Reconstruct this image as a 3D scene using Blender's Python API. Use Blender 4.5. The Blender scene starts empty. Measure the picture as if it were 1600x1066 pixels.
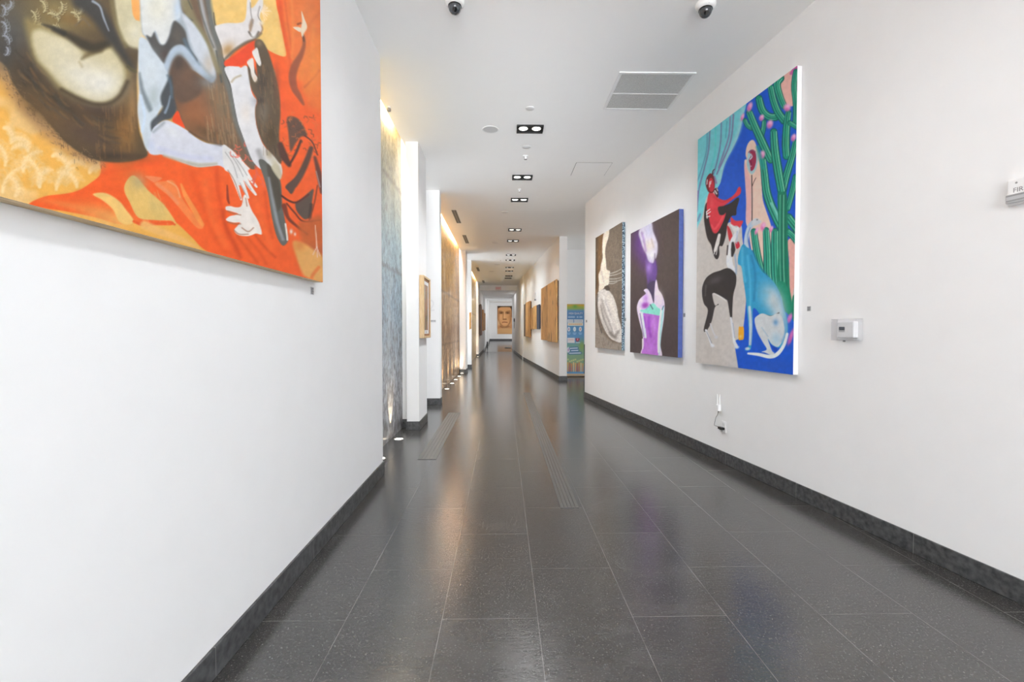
import bpy, bmesh, math, random
import numpy as np
from mathutils import Matrix, Vector, Euler
random.seed(7)
scene = bpy.context.scene
COL = scene.collection
rad = math.radians

# ------------------------------------------------------------------ camera
F_PX, CX, CY = 715.0, 800.0, 533.0
EYE = 1.35
CAM_ROT = Euler((rad(90 - 1.322), 0, rad(-1.12)))
cam_data = bpy.data.cameras.new('camera')
cam = bpy.data.objects.new('camera', cam_data)
COL.objects.link(cam)
cam_data.sensor_width = 36.0
cam_data.sensor_fit = 'HORIZONTAL'
cam_data.lens = 36.0 * F_PX / 1600.0
cam_data.clip_start = 0.02
cam_data.clip_end = 200
cam.location = (0, 0, EYE)
cam.rotation_euler = CAM_ROT
scene.camera = cam
CAM_M = np.array(CAM_ROT.to_matrix())

# ------------------------------------------------------------------ world, light, exposure
world = bpy.data.worlds.new('daylight')
scene.world = world
world.use_nodes = True
bgn = world.node_tree.nodes['Background']
bgn.inputs[0].default_value = (0.93, 0.96, 1.0, 1)
bgn.inputs[1].default_value = 9.2
scene.view_settings.view_transform = 'Standard'
scene.view_settings.look = 'None'
scene.view_settings.gamma = 1
scene.view_settings.exposure = 0.2
scene.view_settings.use_curve_mapping = False
scene.cycles.max_bounces = 12
scene.cycles.diffuse_bounces = 8
scene.cycles.glossy_bounces = 4
scene.cycles.use_denoising = True
scene.cycles.caustics_reflective = False
scene.cycles.caustics_refractive = False

HC = 3.87          # ceiling height
HL_Z = 3.585       # lowered ceiling at the far end
XL = -1.13         # left wall plane

def area_light(name, loc, rot, sx, sy, power, color=(1, 1, 1), spread=180):
    d = bpy.data.lights.new(name, 'AREA')
    d.shape = 'RECTANGLE'; d.size = sx; d.size_y = sy
    d.energy = power; d.color = color; d.spread = rad(spread)
    o = bpy.data.objects.new(name, d)
    o.location = loc; o.rotation_euler = rot
    COL.objects.link(o)
    return o

def spot_light(name, loc, rot, power, angle, blend=0.6, color=(0.955, 0.98, 1.0), radius=0.07):
    d = bpy.data.lights.new(name, 'SPOT')
    d.energy = power; d.spot_size = rad(angle); d.spot_blend = blend
    d.color = color; d.shadow_soft_size = radius
    o = bpy.data.objects.new(name, d)
    o.location = loc; o.rotation_euler = rot
    COL.objects.link(o)
    return o

# unseen fill lights added behind the camera to brighten the ceiling ahead
area_light('added_ceiling_fill', (0.5, -2.0, 0.3), (rad(127), 0, rad(2)), 1.4, 0.5, 5.0, (0.97, 0.985, 1.0), 46)
area_light('added_ceiling_fill', (0.5, -2.4, 0.3), (rad(110), 0, rad(3)), 1.2, 0.4, 11.5, (0.97, 0.985, 1.0), 26)
# unseen fill lights added in the rooms that open off the hall
area_light('side_room_fill', (-3.6, 7.4, 1.7), (rad(94), 0, rad(-90)), 1.2, 2.6, 22, (0.97, 0.985, 1.0))
area_light('side_hall_fill', (5.6, 11.2, 1.3), (rad(125), 0, rad(90)), 4.0, 2.0, 46, (1.0, 0.99, 0.97))
area_light('far_side_room_fill', (-2.8, 15.8, 1.4), (rad(124), 0, rad(-90)), 0.9, 2.2, 44, (0.93, 0.97, 1.0))
area_light('lowered_ceiling_fill', (0.0, 27.6, HL_Z - 0.02), (0, 0, 0), 1.2, 1.6, 13, (0.99, 0.99, 1.0))  # this and the next: fill lights added under the lowered ceiling, no fixture
area_light('lowered_ceiling_fill', (0.0, 32.6, HL_Z - 0.02), (0, 0, 0), 1.2, 1.6, 13, (0.99, 0.99, 1.0))
area_light('end_hall_fill', (3.9, 33.6, 2.0), (rad(100), 0, rad(90)), 3.6, 2.2, 84, (0.98, 0.99, 1.0))

# ------------------------------------------------------------------ helpers
def ray(px, py):
    d = CAM_M @ np.array([(px - CX) / F_PX, (CY - py) / F_PX, -1.0])
    return Vector(d)

def project(P):
    """world points (N,3) -> pixel of the 1600x1066 photo"""
    q = (np.asarray(P) - np.array([0, 0, EYE])) @ CAM_M
    z = -q[:, 2]
    z = np.where(z < 1e-3, 1e-3, z)
    return CX + F_PX * q[:, 0] / z, CY - F_PX * q[:, 1] / z

def hit(px, py, o, n):
    o = Vector(o); n = Vector(n); d = ray(px, py); c = Vector((0, 0, EYE))
    return c + d * ((o - c).dot(n) / d.dot(n))

def on_ceiling(px, py, z=HC): return hit(px, py, (0, 0, z), (0, 0, 1))
def on_floor(px, py, z=0.0): return hit(px, py, (0, 0, z), (0, 0, 1))

class Frame:
    """a wall frame: local x to the right when facing the wall, y into the wall, z up"""
    def __init__(s, origin, right):
        s.o = Vector(origin); s.u = Vector((right[0], right[1], 0)).normalized()
        s.w = Vector((-s.u.y, s.u.x, 0))        # into the wall
        s.M = Matrix(((s.u.x, s.w.x, 0, s.o.x), (s.u.y, s.w.y, 0, s.o.y), (0, 0, 1, s.o.z), (0, 0, 0, 1)))
        s.inv = s.M.inverted()
    def px(s, px, py, out=0.0):
        p = s.inv @ hit(px, py, s.o - s.w * out, s.w)
        return p.x, p.z
    def at(s, x, z, out=0.0):
        return s.M @ Matrix.Translation((x, -out, z))

def new_bm(): return bmesh.new()

def box(bm, x0, x1, y0, y1, z0, z1):
    vs = [bm.verts.new(p) for p in ((x0, y0, z0), (x1, y0, z0), (x1, y1, z0), (x0, y1, z0),
                                    (x0, y0, z1), (x1, y0, z1), (x1, y1, z1), (x0, y1, z1))]
    for f in ((3, 2, 1, 0), (4, 5, 6, 7), (0, 1, 5, 4), (1, 2, 6, 5), (2, 3, 7, 6), (3, 0, 4, 7)):
        bm.faces.new([vs[i] for i in f])
    return vs

def prism(bm, pts, z0, z1):
    a = [bm.verts.new((p[0], p[1], z0)) for p in pts]
    b = [bm.verts.new((p[0], p[1], z1)) for p in pts]
    n = len(pts)
    bm.faces.new(a[::-1]); bm.faces.new(b)
    for i in range(n):
        bm.faces.new((a[i], a[(i + 1) % n], b[(i + 1) % n], b[i]))

def lathe(bm, prof, seg=24, c=(0, 0, 0), axis='z'):
    """profile [(r, h)...] turned about an axis through c"""
    rings = []
    for r, h in prof:
        ring = []
        for i in range(seg):
            a = 2 * math.pi * i / seg
            p = (r * math.cos(a), r * math.sin(a), h)
            if axis == 'y': p = (p[0], h, p[1])
            if axis == 'x': p = (h, p[0], p[1])
            ring.append(bm.verts.new((c[0] + p[0], c[1] + p[1], c[2] + p[2])))
        rings.append(ring)
    for a, b in zip(rings, rings[1:]):
        for i in range(seg):
            bm.faces.new((a[i], a[(i + 1) % seg], b[(i + 1) % seg], b[i]))
    bm.faces.new(rings[0][::-1]); bm.faces.new(rings[-1])
    bmesh.ops.recalc_face_normals(bm, faces=bm.faces)

def tube(bm, pts, r, seg=8):
    pts = [Vector(p) for p in pts]
    rings = []
    for i, p in enumerate(pts):
        t = (pts[min(i + 1, len(pts) - 1)] - pts[max(i - 1, 0)]).normalized()
        a = t.orthogonal().normalized(); b = t.cross(a)
        if rings:
            a = (pa - t * pa.dot(t)).normalized(); b = t.cross(a)
        pa = a
        rr = r[i] if isinstance(r, (list, tuple)) else r
        rings.append([bm.verts.new(p + a * rr * math.cos(2 * math.pi * k / seg) + b * rr * math.sin(2 * math.pi * k / seg)) for k in range(seg)])
    for a, b in zip(rings, rings[1:]):
        for k in range(seg):
            bm.faces.new((a[k], a[(k + 1) % seg], b[(k + 1) % seg], b[k]))
    bm.faces.new(rings[0][::-1]); bm.faces.new(rings[-1])
    bmesh.ops.recalc_face_normals(bm, faces=bm.faces)

def obj(name, bm, mat, parent=None, bevel=0.0, smooth=False, label=None):
    me = bpy.data.meshes.new(name)
    bm.to_mesh(me); bm.free()
    for m in (mat if isinstance(mat, (list, tuple)) else [mat]): me.materials.append(m)
    if smooth:
        for p in me.polygons: p.use_smooth = True
        me.set_sharp_from_angle(angle=rad(40))
    o = bpy.data.objects.new(name, me)
    COL.objects.link(o)
    if parent is not None: o.parent = parent
    if bevel:
        b = o.modifiers.new('bevel', 'BEVEL'); b.width = bevel; b.segments = 2; b.limit_method = 'ANGLE'
    if label: o['label'] = label
    return o

def struct(name, bm, mat, bevel=0.0):
    o = obj(name, bm, mat, bevel=bevel)
    o['kind'] = 'structure'
    return o

def thing(name, label, cat, M=None, group=None):
    o = bpy.data.objects.new(name, None)
    o.empty_display_size = 0.05
    COL.objects.link(o)
    if M is not None: o.matrix_world = M if isinstance(M, Matrix) else Matrix.Translation(M)
    o['label'] = label; o['category'] = cat
    if group: o['group'] = group
    return o

def tag(o, label, cat, group=None):
    o['label'] = label; o['category'] = cat
    if group: o['group'] = group
    return o

def dup(root, M, label, group=None):
    r = root.copy(); COL.objects.link(r)
    r.matrix_world = M if isinstance(M, Matrix) else Matrix.Translation(M)
    r['label'] = label
    if group: r['group'] = group
    for ch in list(root.children):
        c = ch.copy(); COL.objects.link(c); c.parent = r
        for g in list(ch.children):
            d = g.copy(); COL.objects.link(d); d.parent = c
    return r

def text_mesh(name, s, size, mat, parent, loc, rot=(rad(90), 0, 0), depth=0.001, xscale=1.0, label=None, align='CENTER'):
    cu = bpy.data.curves.new(name, 'FONT')
    cu.body = s; cu.size = size; cu.extrude = depth; cu.align_x = align; cu.align_y = 'CENTER'
    t = bpy.data.objects.new(name + '_curve', cu)
    COL.objects.link(t)
    dg = bpy.context.evaluated_depsgraph_get()
    me = bpy.data.meshes.new_from_object(t.evaluated_get(dg))
    bpy.data.objects.remove(t); bpy.data.curves.remove(cu)
    me.transform(Matrix.Diagonal((xscale, 1, 1, 1)))
    me.materials.clear(); me.materials.append(mat)
    o = bpy.data.objects.new(name, me)
    COL.objects.link(o)
    o.parent = parent; o.location = loc; o.rotation_euler = rot
    if label: o['label'] = label
    return o

def lin(c):
    c = np.asarray(c, float) / 255.0
    return np.where(c <= 0.04045, c / 12.92, ((c + 0.055) / 1.055) ** 2.4)

# ------------------------------------------------------------------ materials
def mat_new(name):
    m = bpy.data.materials.new(name); m.use_nodes = True
    nt = m.node_tree
    b = nt.nodes['Principled BSDF']
    return m, nt, b

def N(nt, t, **kw):
    n = nt.nodes.new(t)
    for k, v in kw.items(): setattr(n, k, v)
    return n

def ramp(nt, stops, fac=None):
    r = N(nt, 'ShaderNodeValToRGB')
    el = r.color_ramp.elements
    while len(el) < len(stops): el.new(0.5)
    for e, (p, c) in zip(el, stops):
        e.position = p; e.color = (*c, 1) if len(c) == 3 else c
    if fac is not None: nt.links.new(fac, r.inputs[0])
    return r

def simple(name, rgb, rough=0.5, metal=0.0, noise=0.0, nscale=60, bump=0.0, emit=None, estr=0.0, coat=0.0):
    """procedural surface: colour with a fine noise variation"""
    m, nt, b = mat_new(name)
    c = lin(rgb)
    b.inputs['Roughness'].default_value = rough
    b.inputs['Metallic'].default_value = metal
    b.inputs['Coat Weight'].default_value = coat
    tc = N(nt, 'ShaderNodeTexCoord')
    nz = N(nt, 'ShaderNodeTexNoise'); nz.inputs['Scale'].default_value = nscale; nz.inputs['Detail'].default_value = 4
    nt.links.new(tc.outputs['Object'], nz.inputs['Vector'])
    k = noise
    r = ramp(nt, [(0.3, tuple(c * (1 - k))), (0.7, tuple(np.minimum(c * (1 + k), 1)))], nz.outputs['Fac'])
    nt.links.new(r.outputs[0], b.inputs['Base Color'])
    if bump:
        bp = N(nt, 'ShaderNodeBump'); bp.inputs['Strength'].default_value = bump; bp.inputs['Distance'].default_value = 0.002
        nt.links.new(nz.outputs['Fac'], bp.inputs['Height']); nt.links.new(bp.outputs[0], b.inputs['Normal'])
    if emit is not None:
        b.inputs['Emission Color'].default_value = (*lin(emit), 1); b.inputs['Emission Strength'].default_value = estr
    return m

M_WALL = simple('wall_paint', (243, 243, 243), 0.65, noise=0.008, nscale=6)
M_CEIL = simple('ceiling_paint', (250, 250, 249), 0.8, noise=0.006, nscale=5)
M_WHITE = simple('white_plastic', (240, 240, 240), 0.4, noise=0.01)
M_WHITEMETAL = simple('white_metal', (225, 225, 225), 0.45, noise=0.01)
M_GREY = simple('grey_plastic', (150, 150, 150), 0.5, noise=0.03)
M_MIDGREY = simple('grey_louvre_paint', (236, 236, 236), 0.5, noise=0.02)
M_DARKGREY = simple('dark_grille', (70, 70, 70), 0.6, noise=0.05)
M_BACKGREY = simple('grey_grille_backing', (120, 120, 120), 0.7, noise=0.05)  # even mid grey plate behind the ceiling grilles
M_SPEAKER = simple('speaker_mesh', (205, 205, 205), 0.6, noise=0.06, nscale=300)
M_BLACK = simple('black_plastic', (14, 14, 14), 0.4, noise=0.05)
M_LAMP = simple('lamp_glow', (255, 252, 245), 0.3, emit=(255, 250, 240), estr=5.0)
M_UPLAMP = simple('uplight_glow', (255, 245, 225), 0.3, emit=(255, 240, 215), estr=6.0)
M_STEEL = simple('brushed_steel', (170, 170, 172), 0.3, metal=1.0, noise=0.05)

def floor_material(name, joints=True):
    m, nt, b = mat_new(name)
    L = nt.links.new
    geo = N(nt, 'ShaderNodeNewGeometry')
    sep = N(nt, 'ShaderNodeSeparateXYZ'); L(geo.outputs['Position'], sep.inputs[0])
    comb = N(nt, 'ShaderNodeCombineXYZ')
    def add(a, v):
        n = N(nt, 'ShaderNodeMath', operation='ADD'); L(a, n.inputs[0]); n.inputs[1].default_value = v; return n.outputs[0]
    L(add(sep.outputs['Y'], 0.89 * 20 - 2.115), comb.inputs[0])
    L(add(sep.outputs['X'], 0.4475 * 40 - 0.162), comb.inputs[1])
    br = N(nt, 'ShaderNodeTexBrick'); br.offset = 0.5; br.offset_frequency = 2; br.squash = 1.0
    br.inputs['Color1'].default_value = (0.30, 0.30, 0.30, 1); br.inputs['Color2'].default_value = (0.62, 0.62, 0.62, 1)
    br.inputs['Mortar'].default_value = (1, 1, 1, 1)
    br.inputs['Scale'].default_value = 1.0; br.inputs['Mortar Size'].default_value = 0.0013
    br.inputs['Mortar Smooth'].default_value = 0.1; br.inputs['Bias'].default_value = 0.0
    br.inputs['Brick Width'].default_value = 0.89; br.inputs['Row Height'].default_value = 0.4475
    L(comb.outputs[0], br.inputs['Vector'])
    # stone: soft clouds, fine grain and light crystals
    n1 = N(nt, 'ShaderNodeTexNoise'); n1.inputs['Scale'].default_value = 5; n1.inputs['Detail'].default_value = 6
    L(geo.outputs['Position'], n1.inputs['Vector'])
    n2 = N(nt, 'ShaderNodeTexNoise'); n2.inputs['Scale'].default_value = 130; n2.inputs['Detail'].default_value = 3
    L(geo.outputs['Position'], n2.inputs['Vector'])
    base = ramp(nt, [(0.3, (0.0375, 0.0355, 0.0335)), (0.7, (0.060, 0.0572, 0.0545))], n1.outputs['Fac'])
    spk = ramp(nt, [(0.60, (0, 0, 0)), (0.70, (1, 1, 1))], n2.outputs['Fac'])
    spkm = N(nt, 'ShaderNodeMath', operation='MULTIPLY'); L(spk.outputs[0], spkm.inputs[0]); spkm.inputs[1].default_value = 0.5
    mx = N(nt, 'ShaderNodeMix', data_type='RGBA'); L(spkm.outputs[0], mx.inputs[0]); L(base.outputs[0], mx.inputs[6]); mx.inputs[7].default_value = (0.26, 0.26, 0.255, 1)
    # tile to tile tone
    tone = N(nt, 'ShaderNodeMix', data_type='RGBA', blend_type='MULTIPLY'); tone.inputs[0].default_value = 0.35
    L(mx.outputs[2], tone.inputs[6])
    tr = ramp(nt, [(0.3, (0.75, 0.75, 0.75)), (0.62, (1.15, 1.15, 1.15))], br.outputs['Color']); L(tr.outputs[0], tone.inputs[7])
    jm = N(nt, 'ShaderNodeMix', data_type='RGBA'); jf = ramp(nt, [(0.35, (0.25,) * 3), (0.65, (0.9,) * 3)], n1.outputs['Fac']); jq = N(nt, 'ShaderNodeMath', operation='MULTIPLY'); L(br.outputs['Fac'], jq.inputs[0]); L(jf.outputs[0], jq.inputs[1]); L(jq.outputs[0], jm.inputs[0]); L(tone.outputs[2], jm.inputs[6]); jm.inputs[7].default_value = (0.25, 0.245, 0.24, 1)
    L((jm if joints else tone).outputs[2], b.inputs['Base Color'])
    # honed, rippled sheen
    n3 = N(nt, 'ShaderNodeTexNoise'); n3.inputs['Scale'].default_value = 38; n3.inputs['Detail'].default_value = 5; n3.inputs['Roughness'].default_value = 0.65
    mp = N(nt, 'ShaderNodeMapping'); mp.inputs['Scale'].default_value = (0.6, 1.5, 1)
    L(geo.outputs['Position'], mp.inputs[0]); L(mp.outputs[0], n3.inputs['Vector'])
    rr = N(nt, 'ShaderNodeMapRange'); L(n3.outputs['Fac'], rr.inputs[0])
    rr.inputs[1].default_value = 0.3; rr.inputs[2].default_value = 0.7; rr.inputs[3].default_value = 0.11; rr.inputs[4].default_value = 0.20
    L(rr.outputs[0], b.inputs['Roughness'])
    bp = N(nt, 'ShaderNodeBump'); bp.inputs['Strength'].default_value = 0.38; bp.inputs['Distance'].default_value = 0.003
    L(n3.outputs['Fac'], bp.inputs['Height']); L(bp.outputs[0], b.inputs['Normal'])
    b.inputs['IOR'].default_value = 1.85
    return m
M_FLOOR = floor_material('granite_floor')

def baseboard_material():
    m, nt, b = mat_new('granite_baseboard')
    L = nt.links.new
    geo = N(nt, 'ShaderNodeNewGeometry')
    n1 = N(nt, 'ShaderNodeTexNoise'); n1.inputs['Scale'].default_value = 30; n1.inputs['Detail'].default_value = 8
    L(geo.outputs['Position'], n1.inputs['Vector'])
    r = ramp(nt, [(0.3, (0.028, 0.029, 0.030)), (0.72, (0.115, 0.117, 0.12))], n1.outputs['Fac'])
    sep = N(nt, 'ShaderNodeSeparateXYZ'); L(geo.outputs['Position'], sep.inputs[0])
    a = N(nt, 'ShaderNodeMath', operation='ADD'); L(sep.outputs['Y'], a.inputs[0]); a.inputs[1].default_value = 20 * 0.92 - 2.69
    d = N(nt, 'ShaderNodeMath', operation='MODULO'); L(a.outputs[0], d.inputs[0]); d.inputs[1].default_value = 0.92
    lt = N(nt, 'ShaderNodeMath', operation='LESS_THAN'); L(d.outputs[0], lt.inputs[0]); lt.inputs[1].default_value = 0.004
    mx = N(nt, 'ShaderNodeMix', data_type='RGBA'); L(lt.outputs[0], mx.inputs[0]); L(r.outputs[0], mx.inputs[6]); mx.inputs[7].default_value = (0.22, 0.22, 0.215, 1)
    L(mx.outputs[2], b.inputs['Base Color'])
    b.inputs['Roughness'].default_value = 0.42
    return m
M_BASE = baseboard_material()

def wood(name, c1, c2, scale=9, rough=0.45, stretch=(6, 6, 0.5), knots=0.0):
    m, nt, b = mat_new(name)
    L = nt.links.new
    tc = N(nt, 'ShaderNodeTexCoord')
    mp = N(nt, 'ShaderNodeMapping'); mp.inputs['Scale'].default_value = stretch
    L(tc.outputs['Object'], mp.inputs[0])
    n1 = N(nt, 'ShaderNodeTexNoise'); n1.inputs['Scale'].default_value = scale; n1.inputs['Detail'].default_value = 6; n1.inputs['Distortion'].default_value = 0.6
    L(mp.outputs[0], n1.inputs['Vector'])
    r = ramp(nt, [(0.32, tuple(lin(c1))), (0.66, tuple(lin(c2)))], n1.outputs['Fac'])
    out = r.outputs[0]
    if knots:
        mp2 = N(nt, 'ShaderNodeMapping'); mp2.inputs['Scale'].default_value = (5, 5, 2.0)
        L(tc.outputs['Object'], mp2.inputs[0])
        v = N(nt, 'ShaderNodeTexNoise'); v.inputs['Scale'].default_value = 1.0; v.inputs['Detail'].default_value = 2
        L(mp2.outputs[0], v.inputs['Vector'])
        kr = ramp(nt, [(0.58, (0, 0, 0)), (0.70, (knots,) * 3)], v.outputs['Fac'])
        mx = N(nt, 'ShaderNodeMix', data_type='RGBA'); L(kr.outputs[0], mx.inputs[0]); L(out, mx.inputs[6]); mx.inputs[7].default_value = (*lin((95, 55, 25)), 1)
        out = mx.outputs[2]
    L(out, b.inputs['Base Color'])
    b.inputs['Roughness'].default_value = rough
    return m
M_OAK = wood('pale_wood_edge', (190, 160, 115), (222, 195, 150), 12, stretch=(0.6, 6, 8))
M_GOLDFRAME = wood('gilded_frame_wood', (196, 162, 116), (230, 204, 164), 14)
M_PLANK = wood('honey_plank', (190, 132, 68), (240, 194, 122), 7, knots=0.9)
M_PLANK2 = wood('brown_plank', (150, 100, 54), (214, 160, 92), 8, knots=0.7)
M_PLANKDARK = wood('dark_plank', (52, 38, 32), (104, 78, 62), 8)
M_PLANKRED = wood('rosy_plank', (170, 110, 95), (215, 160, 140), 8)
M_SLATE = simple('blue_slate', (62, 72, 92), 0.6, noise=0.25, nscale=30)

def patina(name, stops, scratch, scratch_rgb, seams, blotch=None, zs=4.2):
    """weathered concrete slab under a clear glossy coat; tones run with height, as stains of the slab"""
    m, nt, b = mat_new(name)
    L = nt.links.new
    geo = N(nt, 'ShaderNodeNewGeometry')
    sep = N(nt, 'ShaderNodeSeparateXYZ'); L(geo.outputs['Position'], sep.inputs[0])
    nA = N(nt, 'ShaderNodeTexNoise'); nA.inputs['Scale'].default_value = 1.6; nA.inputs['Detail'].default_value = 8; nA.inputs['Roughness'].default_value = 0.65
    mpA = N(nt, 'ShaderNodeMapping'); mpA.inputs['Scale'].default_value = (1, 1.6, 0.8)
    L(geo.outputs['Position'], mpA.inputs[0]); L(mpA.outputs[0], nA.inputs['Vector'])
    zz = N(nt, 'ShaderNodeMath', operation='MULTIPLY_ADD'); L(nA.outputs['Fac'], zz.inputs[0]); zz.inputs[1].default_value = 0.9; L(sep.outputs['Z'], zz.inputs[2])
    zn = N(nt, 'ShaderNodeMath', operation='DIVIDE'); L(zz.outputs[0], zn.inputs[0]); zn.inputs[1].default_value = zs + 0.9
    col = ramp(nt, [(p, tuple(lin(c))) for p, c in stops], zn.outputs[0])
    # fine mottling
    nB = N(nt, 'ShaderNodeTexNoise'); nB.inputs['Scale'].default_value = 14; nB.inputs['Detail'].default_value = 8; nB.inputs['Roughness'].default_value = 0.7
    mpB = N(nt, 'ShaderNodeMapping'); mpB.inputs['Scale'].default_value = (1, 1.3, 0.85)
    L(geo.outputs['Position'], mpB.inputs[0]); L(mpB.outputs[0], nB.inputs['Vector'])
    mot = ramp(nt, [(0.34, (0.48, 0.47, 0.46)), (0.64, (1.25, 1.25, 1.25))], nB.outputs['Fac'])
    mu = N(nt, 'ShaderNodeMix', data_type='RGBA', blend_type='MULTIPLY'); mu.inputs[0].default_value = 0.95
    L(col.outputs[0], mu.inputs[6]); L(mot.outputs[0], mu.inputs[7])
    # dark pits and drips, denser low down
    nC = N(nt, 'ShaderNodeTexNoise'); nC.inputs['Scale'].default_value = 11; nC.inputs['Detail'].default_value = 5; nC.inputs['Roughness'].default_value = 0.6
    mpC = N(nt, 'ShaderNodeMapping'); mpC.inputs['Scale'].default_value = (1, 1.5, 0.75)
    L(geo.outputs['Position'], mpC.inputs[0]); L(mpC.outputs[0], nC.inputs['Vector'])
    pz = N(nt, 'ShaderNodeMapRange'); L(sep.outputs['Z'], pz.inputs[0])
    pz.inputs[1].default_value = 2.6; pz.inputs[2].default_value = 0.4; pz.inputs[3].default_value = -0.05; pz.inputs[4].default_value = 0.09
    ad = N(nt, 'ShaderNodeMath', operation='ADD'); L(nC.outputs['Fac'], ad.inputs[0]); L(pz.outputs[0], ad.inputs[1])
    pit = ramp(nt, [(0.55, (0, 0, 0)), (0.62, (scratch,) * 3)], ad.outputs[0])
    mx = N(nt, 'ShaderNodeMix', data_type='RGBA'); L(pit.outputs[0], mx.inputs[0]); L(mu.outputs[2], mx.inputs[6]); mx.inputs[7].default_value = (*lin(scratch_rgb), 1)
    out = mx.outputs[2]
    if blotch:
        # broad stains running down the slab
        for (sc, seed, lo, hi, amt, rgb) in blotch:
            mpD = N(nt, 'ShaderNodeMapping'); mpD.inputs['Scale'].default_value = (1, 1.0, 0.45); mpD.inputs['Location'].default_value = (seed, seed * 2.3, seed)
            L(geo.outputs['Position'], mpD.inputs[0])
            nD = N(nt, 'ShaderNodeTexNoise'); nD.inputs['Scale'].default_value = sc; nD.inputs['Detail'].default_value = 7; nD.inputs['Roughness'].default_value = 0.62
            L(mpD.outputs[0], nD.inputs['Vector'])
            rD = ramp(nt, [(lo, (0, 0, 0)), (hi, (amt,) * 3)], nD.outputs['Fac'])
            mD = N(nt, 'ShaderNodeMix', data_type='RGBA'); L(rD.outputs[0], mD.inputs[0]); L(out, mD.inputs[6]); mD.inputs[7].default_value = (*lin(rgb), 1)
            out = mD.outputs[2]
    for s in seams:
        d = N(nt, 'ShaderNodeMath', operation='SUBTRACT'); L(sep.outputs['Z'], d.inputs[0]); d.inputs[1].default_value = s
        wob = N(nt, 'ShaderNodeMath', operation='MULTIPLY_ADD'); L(nB.outputs['Fac'], wob.inputs[0]); wob.inputs[1].default_value = 0.16; L(d.outputs[0], wob.inputs[2])
        ab = N(nt, 'ShaderNodeMath', operation='ABSOLUTE'); L(wob.outputs[0], ab.inputs[0])
        sr = ramp(nt, [(0.010, (0.5,) * 3), (0.045, (0, 0, 0))], ab.outputs[0])
        m2 = N(nt, 'ShaderNodeMix', data_type='RGBA'); L(sr.outputs[0], m2.inputs[0]); L(out, m2.inputs[6]); m2.inputs[7].default_value = (*lin(scratch_rgb), 1)
        out = m2.outputs[2]
    L(out, b.inputs['Base Color'])
    b.inputs['Roughness'].default_value = 0.5
    b.inputs['Coat Weight'].default_value = 0.35; b.inputs['Coat Roughness'].default_value = 0.14
    return m
M_PAT1 = patina('grey_blue_patina', [(0.0, (150, 150, 152)), (0.2, (190, 192, 198)), (0.40, (150, 172, 188)), (0.58, (142, 164, 172)), (0.72, (166, 164, 142)), (0.86, (196, 172, 118)), (0.95, (204, 176, 116))], 0.6, (84, 74, 68), [2.20, 3.3], [(2.4, 3.1, 0.58, 0.68, 0.35, (112, 108, 104)), (1.9, 7.7, 0.56, 0.68, 0.3, (206, 204, 200))])
M_PAT2 = patina('amber_patina', [(0.0, (150, 112, 74)), (0.15, (204, 172, 140)), (0.28, (186, 150, 114)), (0.36, (160, 114, 70)), (0.44, (196, 158, 112)), (0.56, (190, 140, 72)), (0.7, (218, 170, 82)), (0.95, (226, 180, 90))], 0.75, (92, 60, 34), [1.10, 2.35], [(1.5, 5.2, 0.54, 0.64, 0.5, (150, 104, 56)), (1.8, 1.4, 0.54, 0.66, 0.6, (232, 204, 162)), (3.4, 9.1, 0.60, 0.67, 0.7, (104, 70, 40))])
M_PAT3 = patina('ochre_patina', [(0.0, (190, 160, 120)), (0.4, (205, 175, 125)), (0.7, (210, 175, 110)), (0.95, (215, 178, 105))], 0.4, (130, 95, 55), [2.2])

def paint_material(name, rough=0.5, bump=0.15):
    m, nt, b = mat_new(name)
    L = nt.links.new
    at = N(nt, 'ShaderNodeVertexColor'); at.layer_name = 'paint'
    tc = N(nt, 'ShaderNodeTexCoord')
    nz = N(nt, 'ShaderNodeTexNoise'); nz.inputs['Scale'].default_value = 260; nz.inputs['Detail'].default_value = 3
    L(tc.outputs['Object'], nz.inputs['Vector'])
    rp = ramp(nt, [(0.3, (0.97,) * 3), (0.7, (1.03,) * 3)], nz.outputs['Fac'])
    mu = N(nt, 'ShaderNodeMix', data_type='RGBA', blend_type='MULTIPLY'); mu.inputs[0].default_value = 1.0
    L(at.outputs['Color'], mu.inputs[6]); L(rp.outputs[0], mu.inputs[7])
    L(mu.outputs[2], b.inputs['Base Color'])
    bp = N(nt, 'ShaderNodeBump'); bp.inputs['Strength'].default_value = bump; bp.inputs['Distance'].default_value = 0.001
    L(nz.outputs['Fac'], bp.inputs['Height']); L(bp.outputs[0], b.inputs['Normal'])
    b.inputs['Roughness'].default_value = rough
    b.inputs['Specular IOR Level'].default_value = 0.25
    return m
M_PAINT = paint_material('oil_paint')

# ================================================================== the setting
def wall(name, x0, x1, y0, y1, z0=0.0, z1=HC, mat=None):
    bm = new_bm(); box(bm, x0, x1, y0, y1, z0, z1)
    return struct(name, bm, mat or M_WALL)

def wall_in(name, fr, x0, x1, thick, z0=0.0, z1=HC):
    bm = new_bm(); box(bm, x0, x1, 0, thick, z0, z1)
    bm.transform(fr.M)
    return struct(name, bm, M_WALL)

BT, BH = 0.013, 0.12      # baseboard thickness and height
def base(name, x0, x1, y0, y1, z=0.0):
    bm = new_bm(); box(bm, x0, x1, y0, y1, z, z + BH)
    return struct(name, bm, M_BASE, bevel=0.003)
def base_in(name, fr, x0, x1, z=0.0):
    bm = new_bm(); box(bm, x0, x1, -BT, 0, z, z + BH)
    bm.transform(fr.M)
    return struct(name, bm, M_BASE, bevel=0.003)

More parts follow.
